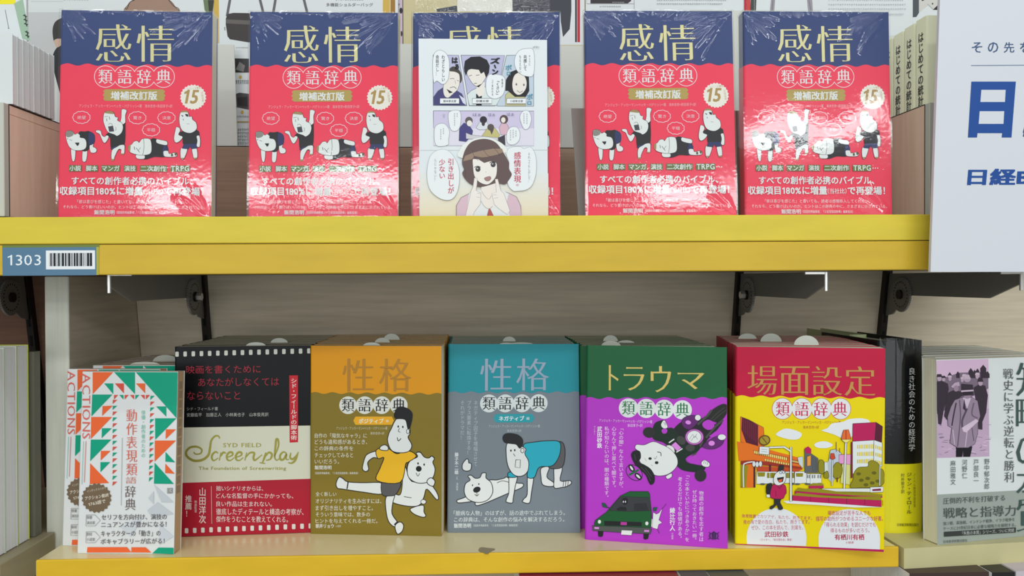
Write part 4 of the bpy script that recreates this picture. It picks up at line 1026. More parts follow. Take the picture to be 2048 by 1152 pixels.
a.poly([(60, 75), (150, 110), (310, 195), (318, 300), (318, 400), (250, 420), (60, 350)], og, out=BL, ow=4); a.poly([(75, 85), (150, 110), (252, 170), (252, 398), (120, 360), (70, 220)], mr)
for k in range(8): ln([(92+22*k, 100+10*k), (96+22*k, 250+18*k)], 4, (140, 50, 60))
a.poly([(20, 345), (250, 400), (380, 440), (720, 530), (720, 640), (440, 600), (380, 600), (200, 550), (40, 560)], og); a.poly([(200, 440), (440, 490), (580, 520), (575, 560), (440, 530), (205, 485)], (150, 60, 30)); a.poly([(320, 530), (600, 590), (600, 620), (320, 565)], (150, 60, 30)); a.poly([(610, 540), (720, 560), (720, 600), (610, 580)], (150, 60, 30))
for k in range(17): x_ = 208+21.5*k; y_ = 447+4.6*k; a.poly([(x_, y_), (x_+15, y_+3), (x_+15, y_+34), (x_, y_+31)], (232, 210, 110))
for k in range(11): x_ = 325+25*k; y_ = 535+5*k; a.poly([(x_, y_), (x_+16, y_+3), (x_+16, y_+26), (x_, y_+23)], (232, 210, 110))
for k in range(6): x_ = 620+16*k; y_ = 550+3*k; a.poly([(x_, y_), (x_+10, y_+2), (x_+10, y_+22), (x_, y_+20)], (232, 210, 110))
a.poly([(60, 560), (200, 550), (720, 625), (740, 650), (220, 600), (210, 850), (60, 850)], (150, 46, 30)); a.poly([(120, 600), (205, 590), (205, 850), (120, 850)], og); a.poly([(230, 610), (740, 650), (650, 690), (240, 690)], (190, 70, 34)); a.poly([(370, 600), (392, 600), (392, 700), (370, 700)], mr); a.poly([(200, 590), (222, 590), (222, 850), (200, 850)], mr); a.poly([(60, 600), (140, 610), (120, 850), (60, 840)], ol_)
# buses
for x0_, x1_, y0_ in ((650, 780, 675), (780, 830, 700), (820, 945, 700), (235, 645, 675)):
    a.poly([(x0_, y0_+8), (x0_+10, y0_), (x1_-8, y0_), (x1_, y0_+10), (x1_, 800), (x0_, 812)], (218, 222, 220), out=BL, ow=4)
a.poly([(245, 685), (328, 685), (322, 728), (250, 728)], ol_, out=BL, ow=3); a.poly([(665, 695), (742, 695), (738, 730), (668, 730)], ol_, out=BL, ow=3)
for x_ in (350, 385, 410, 560, 590, 620): a.rect(x_, 690, x_+24, 745, ol_, out=BL, ow=3)
for x_ in (785, 806, 838, 862, 900, 925): a.rect(x_, 712, x_+14, 748, (120, 122, 120))
for x_ in (300, 620, 790, 680): a.ell(x_, 812, 30, 10, (80, 84, 80))
# far buildings
a.poly([(680, 520), (740, 510), (745, 640), (700, 600)], (196, 204, 208), out=BL, ow=3)
a.poly([(757, 430), (830, 480), (905, 530), (905, 690), (760, 690)], (92, 96, 98), out=BL, ow=4); a.poly([(760, 420), (800, 400), (832, 430), (830, 480), (770, 475)], pk); a.poly([(785, 510), (830, 500), (828, 610), (785, 615)], (230, 150, 60), out=mr, ow=5)
for k in range(4): ln([(845+16*k, 500+10*k), (845+16*k, 680)], 4, (60, 64, 66))
a.poly([(905, 540), (970, 560), (970, 700), (905, 690)], ol_); a.poly([(975, 570), (1020, 575), (1020, 720), (975, 710)], (206, 212, 206), out=BL, ow=3)
a.poly([(1040, 440), (1100, 430), (1160, 470), (1160, 640), (1060, 800), (1020, 560)], (184, 194, 204), out=BL, ow=4); ln([(1105, 350), (1105, 460)], 6, mr); ln([(1143, 420), (1143, 470)], 6, mr)
a.poly([(1135, 490), (1265, 488), (1262, 600), (1135, 585)], (222, 150, 196), out=BL, ow=4); a.poly([(1170, 590), (1260, 600), (1255, 820), (1150, 800)], (206, 206, 130), out=BL, ow=3)
a.poly([(1010, 560), (1050, 570), (1060, 800), (1020, 760)], (176, 184, 190))
# tower
a.poly([(1290, 150), (1545, 135), (1530, 330), (1285, 345)], pk, out=BL, ow=5); a.poly([(1545, 135), (1615, 180), (1605, 355), (1530, 330)], mr, out=BL, ow=5)
a.poly([(1285, 345), (1525, 330), (1612, 360), (1608, 620), (1500, 640), (1285, 700)], (216, 222, 222), out=BL, ow=4)
for k in range(3):
    y_ = 380+80*k
    for j in range(10): a.poly([(1335+19*j, y_+4-j), (1346+19*j, y_+3-j), (1346+19*j, y_+44), (1335+19*j, y_+44)], (212, 190, 40))
    for j in range(4): a.poly([(1535+19*j, y_+4+6*j), (1546+19*j, y_+8+6*j), (1546+19*j, y_+46+6*j), (1535+19*j, y_+44+6*j)], (212, 190, 40))
ln([(1520, 330), (1515, 600)], 4); a.poly([(1265, 350), (1285, 350), (1285, 740), (1265, 750)], (110, 30, 50))
# trees, lamps
def tree(pts): a.poly(pts, ol_, smooth=True, out=(70, 66, 16), ow=5)
tree([(1260, 850), (1290, 760), (1300, 690), (1350, 630), (1450, 620), (1460, 570), (1510, 555), (1570, 590), (1580, 640), (1620, 660), (1640, 760), (1600, 830), (1500, 850), (1400, 850)])
for x_, y_ in ((1380, 770), (1450, 750), (1520, 690), (1560, 780), (1350, 700), (1430, 820), (1500, 800)): a.ell(x_, y_, 26, 18, (96, 92, 18))
tree([(1080, 740), (1065, 660), (1090, 590), (1130, 575), (1170, 630), (1165, 700), (1130, 750)]); ln([(1115, 740), (1115, 790)], 12, mr); tree([(970, 740), (975, 690), (1010, 670), (1020, 740)]); tree([(915, 680), (915, 560), (965, 560), (970, 690)])
a.poly([(1180, 880), (1200, 880), (1222, 345), (1202, 345)], (218, 222, 222), out=BL, ow=4); a.poly([(1158, 320), (1185, 220), (1240, 215), (1268, 320), (1215, 330)], (224, 104, 44), out=BL, ow=5); a.poly([(1160, 322), (1266, 320), (1225, 360), (1195, 355)], (236, 214, 120), out=BL, ow=4); ln([(1212, 218), (1212, 325)], 7, mr)
a.poly([(1052, 830), (1066, 830), (1072, 545), (1058, 545)], (206, 212, 214), out=BL, ow=3); a.poly([(1035, 530), (1045, 475), (1080, 475), (1095, 530), (1065, 545)], (196, 70, 40), out=BL, ow=4)
a.poly([(1575, 830), (1588, 830), (1592, 600), (1578, 600)], (206, 212, 214), out=BL, ow=3)
a.poly([(940, 860), (1480, 858), (1480, 900), (980, 890)], (214, 220, 216), out=BL, ow=3); a.poly([(1475, 845), (1620, 840), (1618, 900), (1478, 905)], (216, 220, 220), out=BL, ow=4); a.poly([(1500, 868), (1595, 860), (1595, 885), (1500, 888)], (120, 30, 70))
# planters
a.poly([(805, 830), (965, 825), (965, 852), (860, 870), (805, 868)], pk, out=BL, ow=3); a.poly([(800, 830), (850, 800), (960, 805), (968, 828)], ol_)
a.poly([(650, 890), (1610, 930), (1610, 960), (650, 920)], pk, out=BL, ow=3); a.poly([(650, 885), (690, 850), (760, 862), (900, 858), (1100, 890), (1400, 905), (1610, 925), (1610, 945), (1300, 935), (900, 905)], ol_)
a.poly([(627, 935), (1600, 990), (1600, 1060), (1300, 1040), (627, 1000)], pk, out=BL, ow=4); a.poly([(627, 935), (680, 905), (900, 930), (1200, 950), (1590, 945), (1600, 990), (1300, 975), (900, 955)], ol_)
for k in range(5): ln([(822+198*k, 948+10*k), (822+198*k, 1010+10*k)], 4)
a.poly([(525, 995), (600, 990), (1300, 1040), (1620, 1065), (1300, 1068), (900, 1040), (560, 1020)], (220, 222, 220))
# sign pole
a.poly([(595, 1000), (620, 1000), (618, 405), (598, 405)], (220, 224, 224), out=BL, ow=5); a.poly([(370, 400), (540, 395), (605, 440), (600, 460), (530, 415), (372, 420)], (220, 224, 224), out=BL, ow=4)
a.poly([(265, 398), (372, 405), (368, 490), (262, 480)], (216, 222, 224), out=BL, ow=4); ln([(285, 430), (350, 434)], 4, (120, 124, 130)); ln([(285, 455), (350, 460)], 4, (120, 124, 130))
a.ell(320, 332, 58, 50, (160, 140, 40), rot=-.3, out=(90, 60, 20), ow=12); ln([(295, 300), (345, 365)], 9, (90, 60, 20))
ln([(92, 845), (90, 620), (120, 580), (200, 565)], 14, (206, 212, 212), True); a.ell(205, 590, 18, 32, (210, 216, 216), out=BL); a.ell(240, 595, 18, 32, (210, 216, 216), out=BL); a.ell(276, 590, 18, 32, (210, 216, 216), out=BL)
a.build('street_scene', yb)
def fz2(pts, c, ow=5): a.poly(pts, c, smooth=True, out=BL, ow=ow)
fz2([(345, 820), (400, 805), (400, 910), (345, 915), (338, 870)], (36, 36, 36)); fz2([(340, 925), (385, 925), (392, 950), (350, 955)], Wh, 3)
fz2([(430, 960), (490, 960), (470, 1010), (410, 1075), (380, 1080), (385, 1055), (425, 1030)], (44, 44, 46)); fz2([(440, 955), (500, 960), (490, 1010), (520, 1075), (480, 1090), (465, 1060), (450, 1010)], (44, 44, 46))
fz2([(405, 825), (450, 810), (540, 820), (558, 900), (540, 930), (515, 970), (400, 965), (380, 920), (392, 860)], pk)
fz2([(420, 740), (445, 690), (500, 660), (545, 680), (552, 750), (530, 800), (470, 825), (425, 800)], Wh)
a.poly([(468, 670), (475, 620), (490, 600), (530, 605), (530, 650), (500, 665)], (44, 40, 46), out=BL, ow=3); a.poly([(455, 742), (532, 730), (520, 785), (480, 795), (462, 770)], BL); a.poly([(468, 765), (518, 752), (505, 785), (480, 788)], (214, 90, 60)); a.ell(497, 685, 14, 14, (206, 216, 222), out=BL, ow=4); a.ell(528, 680, 14, 14, (206, 216, 222), out=BL, ow=4)
ln([(460, 830), (485, 860), (510, 822)], 6); ln([(440, 880), (445, 940)], 4)
a.build('cartoon_walker', yb)
rowcopies(yb, YP, 7, TT, 'crimson', -.05, '{} crimson and yellow dictionary filed behind the front one', slips=[(0, .078, .026, .011), (2, .05, .024, .010), (4, .03, .022, .007)], dx=.0040)

# film-strip book
SP_ = (-.3311, .8902, .0562, .0174, .1463, .2084)
sb = make_book('book', 'black, cream and red screenwriting book with film perforations along its edges', SP_, TT, (16, 16, 18), None, group='screenwriting books')
a = cover_art([(348.6, 692), (620.5, 693), (621, 1064), (350, 1075)], .1463, .2084); a.src(340, 660, 2.56)
CRM, DR = (206, 206, 184), (166, 24, 44)
a.poly([(-10, 500), (722, 492), (722, 762), (-10, 786)], CRM); a.poly([(-10, 786), (722, 762), (722, 1040), (-10, 1075)], DR); a.build('cover_colours', sb)
for k in range(17):
    x_ = 36+42.2*k; y_ = 120-.5*k; a.poly([(x_-9, y_-10), (x_-6, y_-13), (x_+6, y_-13), (x_+9, y_-10), (x_+9, y_+10), (x_+6, y_+13), (x_-6, y_+13), (x_-9, y_+10)], (206, 208, 196))
for k in range(17):
    x_ = 46+42.0*k; y_ = 1031-1.9*k; a.poly([(x_-9, y_-10), (x_-6, y_-13), (x_+6, y_-13), (x_+9, y_-10), (x_+9, y_+10), (x_+6, y_+13), (x_-6, y_+13), (x_-9, y_+10)], (212, 210, 202))
a.build('perforations', sb)
rd = (158, 42, 56)
a.text('映画を書くために', 84, 180, 466, 222, rd, b=.0); a.text('あなたがしなくては', 146, 244, 560, 288, rd); a.text('ならないこと', 90, 314, 362, 357, rd)
a.text('シド・フィールド著', 88, 394, 248, 412, (176, 176, 170)); a.text('安藤紘平　加藤正人　小林美也子　山本俊亮訳', 88, 424, 507, 444, (176, 176, 170))
a.poly([(612, 236), (656, 236), (656, 576), (614, 578)], (190, 30, 44)); a.vtext('シド・フィールドの脚本術', 635, 250, 566, 32, (226, 214, 206), b=.015)
a.build('title_lettering', sb)
ol2 = paint((150, 144, 62), .35, metal=.25)
a.text('SYD FIELD', 275, 580, 470, 601, ol2, b=.012); a.text('The Foundation of Screenwriting', 150, 700, 596, 722, ol2, b=.015)
tp = lambda t: .55+.6*math.sin(math.pi*min(1, t*1.1))**1
def sw(pts, w_=9): a.line(pts, w_, ol2, taper=tp)
sw([(258, 556), (250, 543), (232, 545), (214, 568), (208, 605), (200, 640), (172, 664), (128, 670), (92, 650), (85, 625), (105, 602), (140, 598), (165, 612), (160, 632), (136, 636), (124, 626)], 11)
sw([(249, 632), (238, 624), (222, 636), (217, 656), (228, 669), (250, 656)]); sw([(256, 669), (264, 628)]); sw([(262, 648), (276, 628), (290, 632)])
for x_ in (0, 46): sw([(298+x_, 652), (322+x_, 642), (322+x_, 628), (306+x_, 628), (294+x_, 646), (298+x_, 665), (314+x_, 668), (332+x_, 654)])
sw([(386, 669), (396, 628)]); sw([(392, 652), (412, 630), (434, 631), (430, 654), (436, 668), (452, 658), (474, 640)])
sw([(470, 628), (462, 650), (452, 690)][:0] or [(494, 628), (486, 655), (474, 684)]); sw([(462, 680), (490, 684)]); sw([(490, 650), (508, 628), (524, 638), (516, 662), (494, 668)])
sw([(536, 650), (556, 600), (556, 566), (546, 562), (542, 600), (538, 650), (548, 668), (560, 660)])
sw([(598, 632), (582, 626), (566, 642), (568, 664), (584, 662), (598, 636), (596, 662), (610, 664)]); sw([(620, 630), (616, 654), (630, 662), (648, 644), (658, 626)]); sw([(656, 630), (644, 664), (626, 682), (606, 680)])
a.build('script_lettering', sb)
RW_ = (224, 200, 196)
for s_, x1_, y0_, y1_ in (('拙いシナリオからは、', 480, 798, 824), ('どんな名監督の手にかかっても、', 632, 835, 862), ('良い作品は生まれない。', 525, 876, 904), ('徹底したディテールと構造の考察が、', 684, 913, 946), ('傑作をうむことを教えてくれる。', 606, 952, 984)): a.text(s_, 240, y0_, x1_, y1_, RW_, b=.008)
a.vtext('山田洋次', 170, 806, 992, 38, RW_, b=.018); a.vtext('推薦！', 98, 846, 960, 36, RW_, b=.018); a.vtext('映画監督', 135, 872, 936, 14, RW_); a.line([(215, 800), (218, 992)], 2, RW_)
a.build('band_lettering', sb)
rowcopies(sb, SP_, 8, TT, 'film', 0, '{} black screenwriting book filed behind the front one', slips=[(-1, .085, .022, .0045), (1, .10, .02, .006)])

# ACTIONS booklets with triangles
AP = (-.4128, .8421, -.0771, .0632, .1020, .1868); AT = .0165
def tri_book():
    t = make_book('book', 'small white, orange and green triangle-patterned book, frontmost of the pair at the left', AP, AT, (214, 216, 214), None, group='triangle patterned books', page=paint((196, 168, 130), .8, gain=1, grain=((3, 1500, 3), .12)))
    a = cover_art([(163, 742.3), (355.7, 742.3), (348.4, 1109.5), (152.5, 1105.4)], .1020, .1868); a.src(0, 680, 2.44)
    GN, ORG, RDD = (0, 152, 118), (226, 98, 48), (206, 78, 62)
    T = lambda pts, c: a.poly(pts, c)
    T([(452, 155), (552, 155), (452, 262)], ORG); T([(556, 155), (658, 155), (658, 262)], GN); T([(662, 155), (868, 155), (864, 380)], GN)
    T([(508, 210), (552, 210), (552, 262)], GN); T([(560, 210), (604, 210), (604, 258)], RDD); T([(663, 210), (708, 210), (708, 258)], ORG)
    T([(450, 264), (548, 264), (446, 370)], GN); T([(500, 320), (550, 318), (498, 368)], ORG); T([(445, 373), (547, 373), (443, 480)], ORG); T([(497, 428), (545, 428), (496, 476)], GN)
    T([(443, 483), (543, 483), (440, 588)], GN); T([(492, 538), (540, 538), (491, 585)], ORG); T([(440, 598), (438, 700), (532, 695)], ORG); T([(490, 593), (538, 593), (490, 642)], GN)
    T([(762, 322), (812, 322), (812, 372)], GN); T([(757, 380), (862, 380), (758, 485)], GN); T([(810, 434), (860, 434), (809, 482)], ORG); T([(756, 489), (860, 489), (755, 592)], ORG)
    T([(809, 545), (856, 596), (808, 592)], GN); T([(755, 597), (850, 702), (752, 700)], GN); T([(808, 602), (854, 652), (807, 648)], ORG)
    for k in range(7): T([(556+26*k, 266), (576+26*k, 266), (576+26*k if k % 2 else 556+26*k, 288)], GN if k in (1, 4) else RDD)
    for k in range(15):
        y_ = 290+28.5*k; T([(551, y_), (572, y_), (549, y_+20)], GN if k % 2 else RDD)
        T([(735-k*.4, y_-20), (755-k*.4, y_-20), (733-k*.4, y_)], RDD if k % 2 else GN)
    LGR = (190, 194, 198)
    T([(752, 702), (850, 792), (790, 790)], LGR); T([(725, 770), (752, 735), (752, 800)], LGR); T([(720, 830), (770, 790), (850, 850), (740, 860)], LGR); T([(590, 910), (700, 860), (640, 960)], (198, 202, 206)); T([(780, 900), (850, 960), (780, 1000)], (198, 202, 206))
    T([(427, 1008), (620, 1010), (642, 1036), (425, 1034)], ORG); T([(642, 1011), (712, 1012), (740, 1038), (642, 1036)], ORG); T([(775, 1014), (850, 1016), (849, 1050), (745, 1042)], GN)
    a.build('triangle_pattern', t)
    a.text('ACTIONS', 0, 0, 0, 0, (210, 96, 84), quad=[(440, 160), (440, 480), (403, 478), (403, 162)], mincho=.02)
    a.vtext('動作表現類', 643, 332, 662, 56, (206, 104, 88), mincho=.014); a.vtext('語', 640, 664, 700, 56, (196, 130, 116), mincho=.014); a.vtext('辞典', 637, 706, 832, 56, (108, 92, 86), mincho=.014)
    a.vtext('俳優・創作者のための', 700, 340, 572, 22, (110, 184, 160))
    a.line([(597, 475), (592, 805)], 3, (170, 176, 170), smooth=False); a.line([(420, 490), (412, 690)], 4, (206, 150, 140), smooth=False); a.line([(408, 490), (400, 700)], 3, (150, 196, 186), smooth=False)
    a.rect(818, 722, 845, 747, (88, 84, 80)); a.text('國', 820, 724, 843, 745, (206, 208, 204))
    pts = []
    for k in range(40):
        r = 74 if k % 2 else 66; t_ = 2*math.pi*k/40; pts.append((472+r*math.cos(t_), 768+r*math.sin(t_)))
    a.poly(pts, (112, 94, 72)); a.text('インデックスつきで', 0, 0, 0, 0, (206, 196, 176), quad=[(425, 728), (518, 712), (518, 724), (427, 742)]); a.text('アクション動詞', 0, 0, 0, 0, (214, 206, 188), b=.02, quad=[(415, 760), (530, 744), (530, 762), (417, 780)]); a.text('1763語で', 0, 0, 0, 0, (214, 206, 188), b=.02, quad=[(432, 790), (515, 772), (516, 792), (434, 808)])
    for y_, s1, s2 in ((850, '俳優', '演出家'), (932, '脚本家', '小説家')):
        a.line([(422, y_), (465, y_), (490, y_+27), (465, y_+54), (420, y_+54), (422, y_)], 2.5, (150, 150, 150), smooth=False); a.text(s1, 424, y_+4, 450, y_+20, (120, 118, 116), b=.01); a.text(s2, 424, y_+30, 465, y_+46, (120, 118, 116), b=.01)
    tx = (84, 82, 82)
    a.text('セリフを方向付け、演技の', 496, 848, 816, 876, tx, b=.012); a.text('ニュアンスが豊かになる！', 494, 884, 815, 912, tx, b=.012)
    a.text('キャラクターの「動き」の', 494, 928, 786, 957, tx, b=.012); a.text('ボキャブラリーが広がる！', 492, 967, 806, 995, tx, b=.012)
    a.build('lettering', t)
    return t
ab = tri_book()
# paper patches on its fore-edge (printed index marks)
m = MB()
for k in range(12):
    m.box(.1020-.0006, .1020-.0001, .004, .0115, .176-.0098*k-.0075, .176-.0098*k)
q = m.build('index_marks', paint((160, 140, 116), .8, gain=1), ab); q['kind'] = 'stuff'
copy_thing(ab, 'small white, orange and red triangle-patterned book half hidden behind its left-hand twin in front', loc=(-.4405, .8672, ZL), rot=(-.0632, 0, -.0771))
rowcopies(ab, (-.4300, .8930, -.05, 0, .1020, .1868), 7, AT, 'tri', -.02, '{} small triangle-patterned book filed behind the pair', dx=.0025, names={'cover', 'page_block', 'triangle_pattern'}, slips=[(0, .055, .034, .004), (2, .058, .030, .008), (4, .075, .030, .012)])

# black and yellow book standing spine out, wrapped in film
def spine_book(name, label, pts_x, Yf, zb0, H, D, lower, upper, hb, group=None):
    xl, xr = pts_x; t = thing(name, label, 'book', ((xl+xr)/2, Yf, zb0), group=group); w_ = xr-xl
    def sec(off):
        P = []
        for k in range(13):
            u = -1+2*k/12; P.append((u*(w_/2+off), -.004*(1-u*u)+.002*abs(u)**6-off))
        return [(-w_/2-off, D)]+P+[(w_/2+off, D)]
    P = sec(0); V = [(x, y, 0) for x, y in P]+[(x, y, H) for x, y in P]; n = len(P)
    V += [(x*.90, y+.003, 0) for x, y in P]+[(x*.90, y+.003, H) for x, y in P]
    f = [(k, k+1, n+k+1, n+k) for k in range(n-1)]+[(2*n+k+1, 2*n+k, 3*n+k, 3*n+k+1) for k in range(n-1)]+[(n+k, n+k+1, 3*n+k+1, 3*n+k) for k in range(n-1)]
    mesh_obj('cover', V, f, paint(upper, .3, spec=.17), parent=t, smooth=False)
    P = sec(.0004); V = [(x, y, -.0001) for x, y in P]+[(x, y, hb) for x, y in P]
    if lower: mesh_obj('paper_band', V, f[:n-1], paint(lower, .3, spec=.17), parent=t)
    m = MB(); m.box(-w_*.44, w_*.44, .006, D-.004, .003, H-.005); m.build('page_block', M_page, t)
    return t
xl = at(1756, 870, .866).x; xr = at(1845, 870, .866).x
kb = spine_book('book', 'thick black and yellow economics book standing spine out in clear film', (xl, xr), .866, ZL, .2130, .145, (230, 218, 30), (14, 14, 15), .0765)
kY = .8618; KB = kb.location
a = Art(lambda px, py: at(px, py, kY)-Vector((KB.x, KB.y, KB.z)), (0, -1, 0), lift=.0012); a.src(1720, 640, 2.25)
a.vtext('良き社会のための経済学', 231, 213, 590, 31, (206, 208, 204), b=.008); a.vtext('ジャン・ティロール', 219, 684, 872, 24, (60, 58, 30), b=.012); a.vtext('村井章子訳', 190, 688, 780, 17, (80, 76, 30)); a.vtext('ノーベル経済学賞受賞', 243, 686, 842, 11, (90, 86, 34)); a.text('日本経済新聞出版社', 165, 913, 262, 927, (70, 66, 30), b=.01)
a.build('spine_lettering', kb)
def wrapfilm():
    us_ = np.linspace(-.0245, .0245, 60); vs = np.linspace(0, .216, 160); U, V = np.meshgrid(us_, vs); rng = np.random.default_rng(5); h = np.zeros_like(U)
    for k in range(16):
        x0_ = rng.uniform(-.022, .022); sl = rng.uniform(-.25, .25); ln_ = rng.uniform(.006, .03)
        h += rng.uniform(.0004, .0011)*np.exp(-((U-x0_-sl*(.216-V))/.0011)**2)*np.clip(1-(.216-V)/ln_, 0, 1)
    h += .0005*np.exp(-((U+.010)/.002)**2)*np.clip((V-.05)/.1, 0, 1)
    Y = -.0062+.0045*(U/.0245)**2-h
    f = [(j*60+i, j*60+i+1, (j+1)*60+i+1, (j+1)*60+i) for j in range(159) for i in range(59)]
    return mesh_obj('shrink_wrap', np.stack([U, Y, V], -1).reshape(-1, 3).tolist(), f, M_film, parent=kb, smooth=True)
wrapfilm()
# pale green book behind it
xg0, xg1 = at(1717, 690, .935).x, at(1751, 690, .935).x
spine_book('book', 'pale green book standing behind the crimson dictionary, only its top showing', (xg0-.010, xg1-.010), .935, ZL, .2150, .125, None, (176, 186, 140), 0)

# grey book with an old photograph on the right bay shelf
GYv = (.4795, .8470, .205, .012, .132, .1950)
pc = at(1874.7, 1090, 1.0); pc = pc*(ZL/pc.z); GYv = (pc.x, pc.y, .205, .012, .140, .1955)
hb_ = make_book('book', 'white and grey book with an old photograph of a man in a long coat', GYv, .0200, (212, 216, 214), None, side='right', group='white and grey books with an old photograph')
def planemap(pose):
    x, y, yaw, L, W, H = pose
    R = Matrix.Rotation(yaw, 4, 'Z') @ Matrix.Rotation(-L, 4, 'X'); Ri = R.inverted(); o = Vector((x, y, ZL)); n = R @ Vector((0, -1, 0))
    def fn(px, py):
        d = ray(px, py); p = d*(o.dot(n)/d.dot(n)); q = Ri @ (p-o); return (q.x, 0, q.z)
    return fn
a = Art(planemap(GYv), (0, -1, 0), lift=.00035, clip=(.0002, .1398, .0002, .1953)); a.src(1720, 640, 2.25)
a.poly([(330, 787), (800, 762), (800, 1030), (330, 1030)], (152, 160, 152)); a.build('grey_band', hb_)
a.src(1870, 710, 5.236)
PKs, G2, G3, G4 = (206, 176, 200), (56, 46, 56), (120, 104, 120), (168, 146, 166)
a.poly([(0, 60), (555, 40), (567, 1060), (8, 1078)], PKs)
a.poly([(0, 210), (120, 230), (250, 185), (400, 180), (555, 175), (556, 350), (0, 620)], G3)
rn = random.Random(3)
a.poly([(5, 620), (560, 560), (566, 1058), (8, 1075)], (186, 160, 184))
for k in range(60):
    x_, y_ = rn.uniform(20, 540), rn.uniform(700, 1050); a.line([(x_, y_), (x_+rn.uniform(20, 60), y_+rn.uniform(-12, 12))], rn.uniform(3, 8), rn.choice([G3, G4, (214, 192, 210)]))
for x_, y_, s_ in ((150, 190, 28), (235, 180, 26), (370, 150, 34), (410, 165, 26), (440, 150, 26), (500, 120, 44), (545, 180, 30)): a.poly([(x_-s_*.6, 240), (x_-s_*.7, y_+20), (x_, y_-s_*.4), (x_+s_*.7, y_+18), (x_+s_*.7, 240)], G2)
for pts in ([(0, 280), (60, 270), (110, 300), (130, 420), (90, 560), (60, 730), (30, 720), (20, 560), (0, 620)], [(70, 270), (130, 300), (140, 360), (100, 480)]): a.poly(pts, G2)
for x_, y_, r_ in ((40, 230, 30), (85, 240, 22), (150, 235, 22), (300, 225, 26), (438, 210, 26), (278, 250, 20)):
    a.ell(x_, y_+14, r_*.8, r_*1.0, (176, 152, 170)); a.poly([(x_-r_, y_), (x_-r_*.7, y_-r_), (x_+r_*.7, y_-r_), (x_+r_, y_)], G2 if x_ < 120 else (196, 174, 190))
a.poly([(120, 400), (180, 370), (260, 380), (290, 420), (200, 480), (120, 680), (90, 640)], G2); a.poly([(160, 330), (200, 290), (245, 280), (255, 320), (180, 345)], (180, 158, 176)); a.ell(215, 350, 26, 32, (150, 128, 146))
a.poly([(400, 340), (450, 310), (520, 320), (548, 420), (530, 600), (490, 700), (490, 780), (450, 775), (440, 600)], G2); a.ell(470, 290, 24, 32, (176, 152, 170)); a.poly([(440, 280), (450, 235), (490, 235), (500, 280)], G2)
a.ell(330, 250, 38, 34, (170, 148, 166)); a.poly([(295, 250), (310, 205), (350, 205), (370, 250)], (190, 168, 184)); a.poly([(270, 300), (390, 310), (400, 420), (270, 420)], G2)
a.poly([(215, 960), (385, 955), (362, 1064), (290, 1064), (288, 985), (280, 1064), (215, 1066)], (28, 24, 30))
a.poly([(200, 470), (285, 440), (380, 440), (440, 480), (468, 640), (445, 700), (440, 820), (410, 930), (340, 970), (230, 970), (150, 920), (170, 760), (130, 740), (125, 650), (160, 540)], (146, 128, 146), out=G2, ow=4)
for q, w_, c_ in (([(215, 500), (190, 620), (170, 740)], 14, G2), ([(250, 470), (260, 640), (240, 860), (230, 960)], 12, (96, 82, 98)), ([(330, 560), (280, 680), (280, 760)], 20, (84, 72, 86)), ([(400, 500), (380, 620), (440, 660)], 14, (104, 90, 106)), ([(330, 800), (310, 960)], 9, (196, 174, 192)), ([(380, 760), (400, 900)], 9, (96, 82, 98)), ([(180, 780), (200, 940)], 10, (190, 168, 186))): a.line(q, w_, c_)
a.poly([(285, 445), (330, 560), (370, 450)], (200, 180, 198)); a.poly([(300, 455), (285, 560), (320, 590)], G2); a.poly([(275, 760), (420, 670), (450, 690), (320, 810), (290, 800)], (206, 184, 202))
a.ell(330, 410, 42, 48, (150, 128, 146)); a.poly([(275, 375), (285, 320), (380, 320), (390, 370)], G2); a.poly([(265, 370), (395, 362), (398, 378), (268, 388)], (196, 174, 192)); a.poly([(286, 385), (380, 380), (375, 420), (290, 425)], (46, 38, 46))
a.build('old_photograph', hb_)
a.src(1720, 640, 2.25)
tk = (78, 84, 80)
a.vtext('戦史に学ぶ逆転と勝利', 664, 216, 732, 48, (84, 90, 88), dx=6, mincho=.01)
for ch, y_ in (('知', 270), ('略', 425), ('の', 590), ('本', 735), ('質', 880)): a.text(ch, 700, y_-78, 840, y_+72, (62, 84, 78), mincho=.02)
for s_, x_, y0_, y1_ in (('野中郁次郎', 568, 622, 762), ('戸部良一', 520, 624, 736), ('河野仁', 468, 626, 714), ('麻田雅文', 416, 630, 742)): a.vtext(s_, x_, y0_, y1_, 25, (84, 90, 88))
a.text('圧倒的不利を打破する', 0, 0, 0, 0, tk, quad=[(372, 800), (650, 786), (650, 812), (372, 828)]); a.text('戦略と指導力', 0, 0, 0, 0, tk, quad=[(372, 845), (698, 832), (698, 880), (372, 892)], b=.008)
a.text('独ソ戦、英独戦、インドシナ戦争、イラク戦争を', 0, 0, 0, 0, tk, quad=[(372, 907), (693, 888), (693, 904), (372, 923)]); a.text('ケースに21世紀日本に必要な戦略力を解明する。', 0, 0, 0, 0, tk, quad=[(372, 930), (698, 912), (698, 928), (372, 946)])
a.poly([(375, 952), (698, 932), (698, 955), (375, 974)], (56, 60, 58)); a.text('『失敗の本質』シリーズ、ついに完結', 0, 0, 0, 0, (186, 190, 186), quad=[(456, 950), (690, 936), (690, 952), (456, 967)]); a.text('日本経済新聞出版社', 0, 0, 0, 0, tk, quad=[(373, 990), (480, 984), (480, 996), (373, 1003)])
a.build('lettering', hb_)
prev = GYv
for i in range(6):
    c_ = copy_thing(hb_, ['second', 'third', 'fourth', 'fifth', 'sixth', 'seventh'][i]+' white and grey book filed behind the one with the photograph', names={'cover', 'page_block'}, loc=(GYv[0]+.014+.001*i, GYv[1]+.0255*(i+1), ZL), rot=(-.012, 0, .205-.025*i))

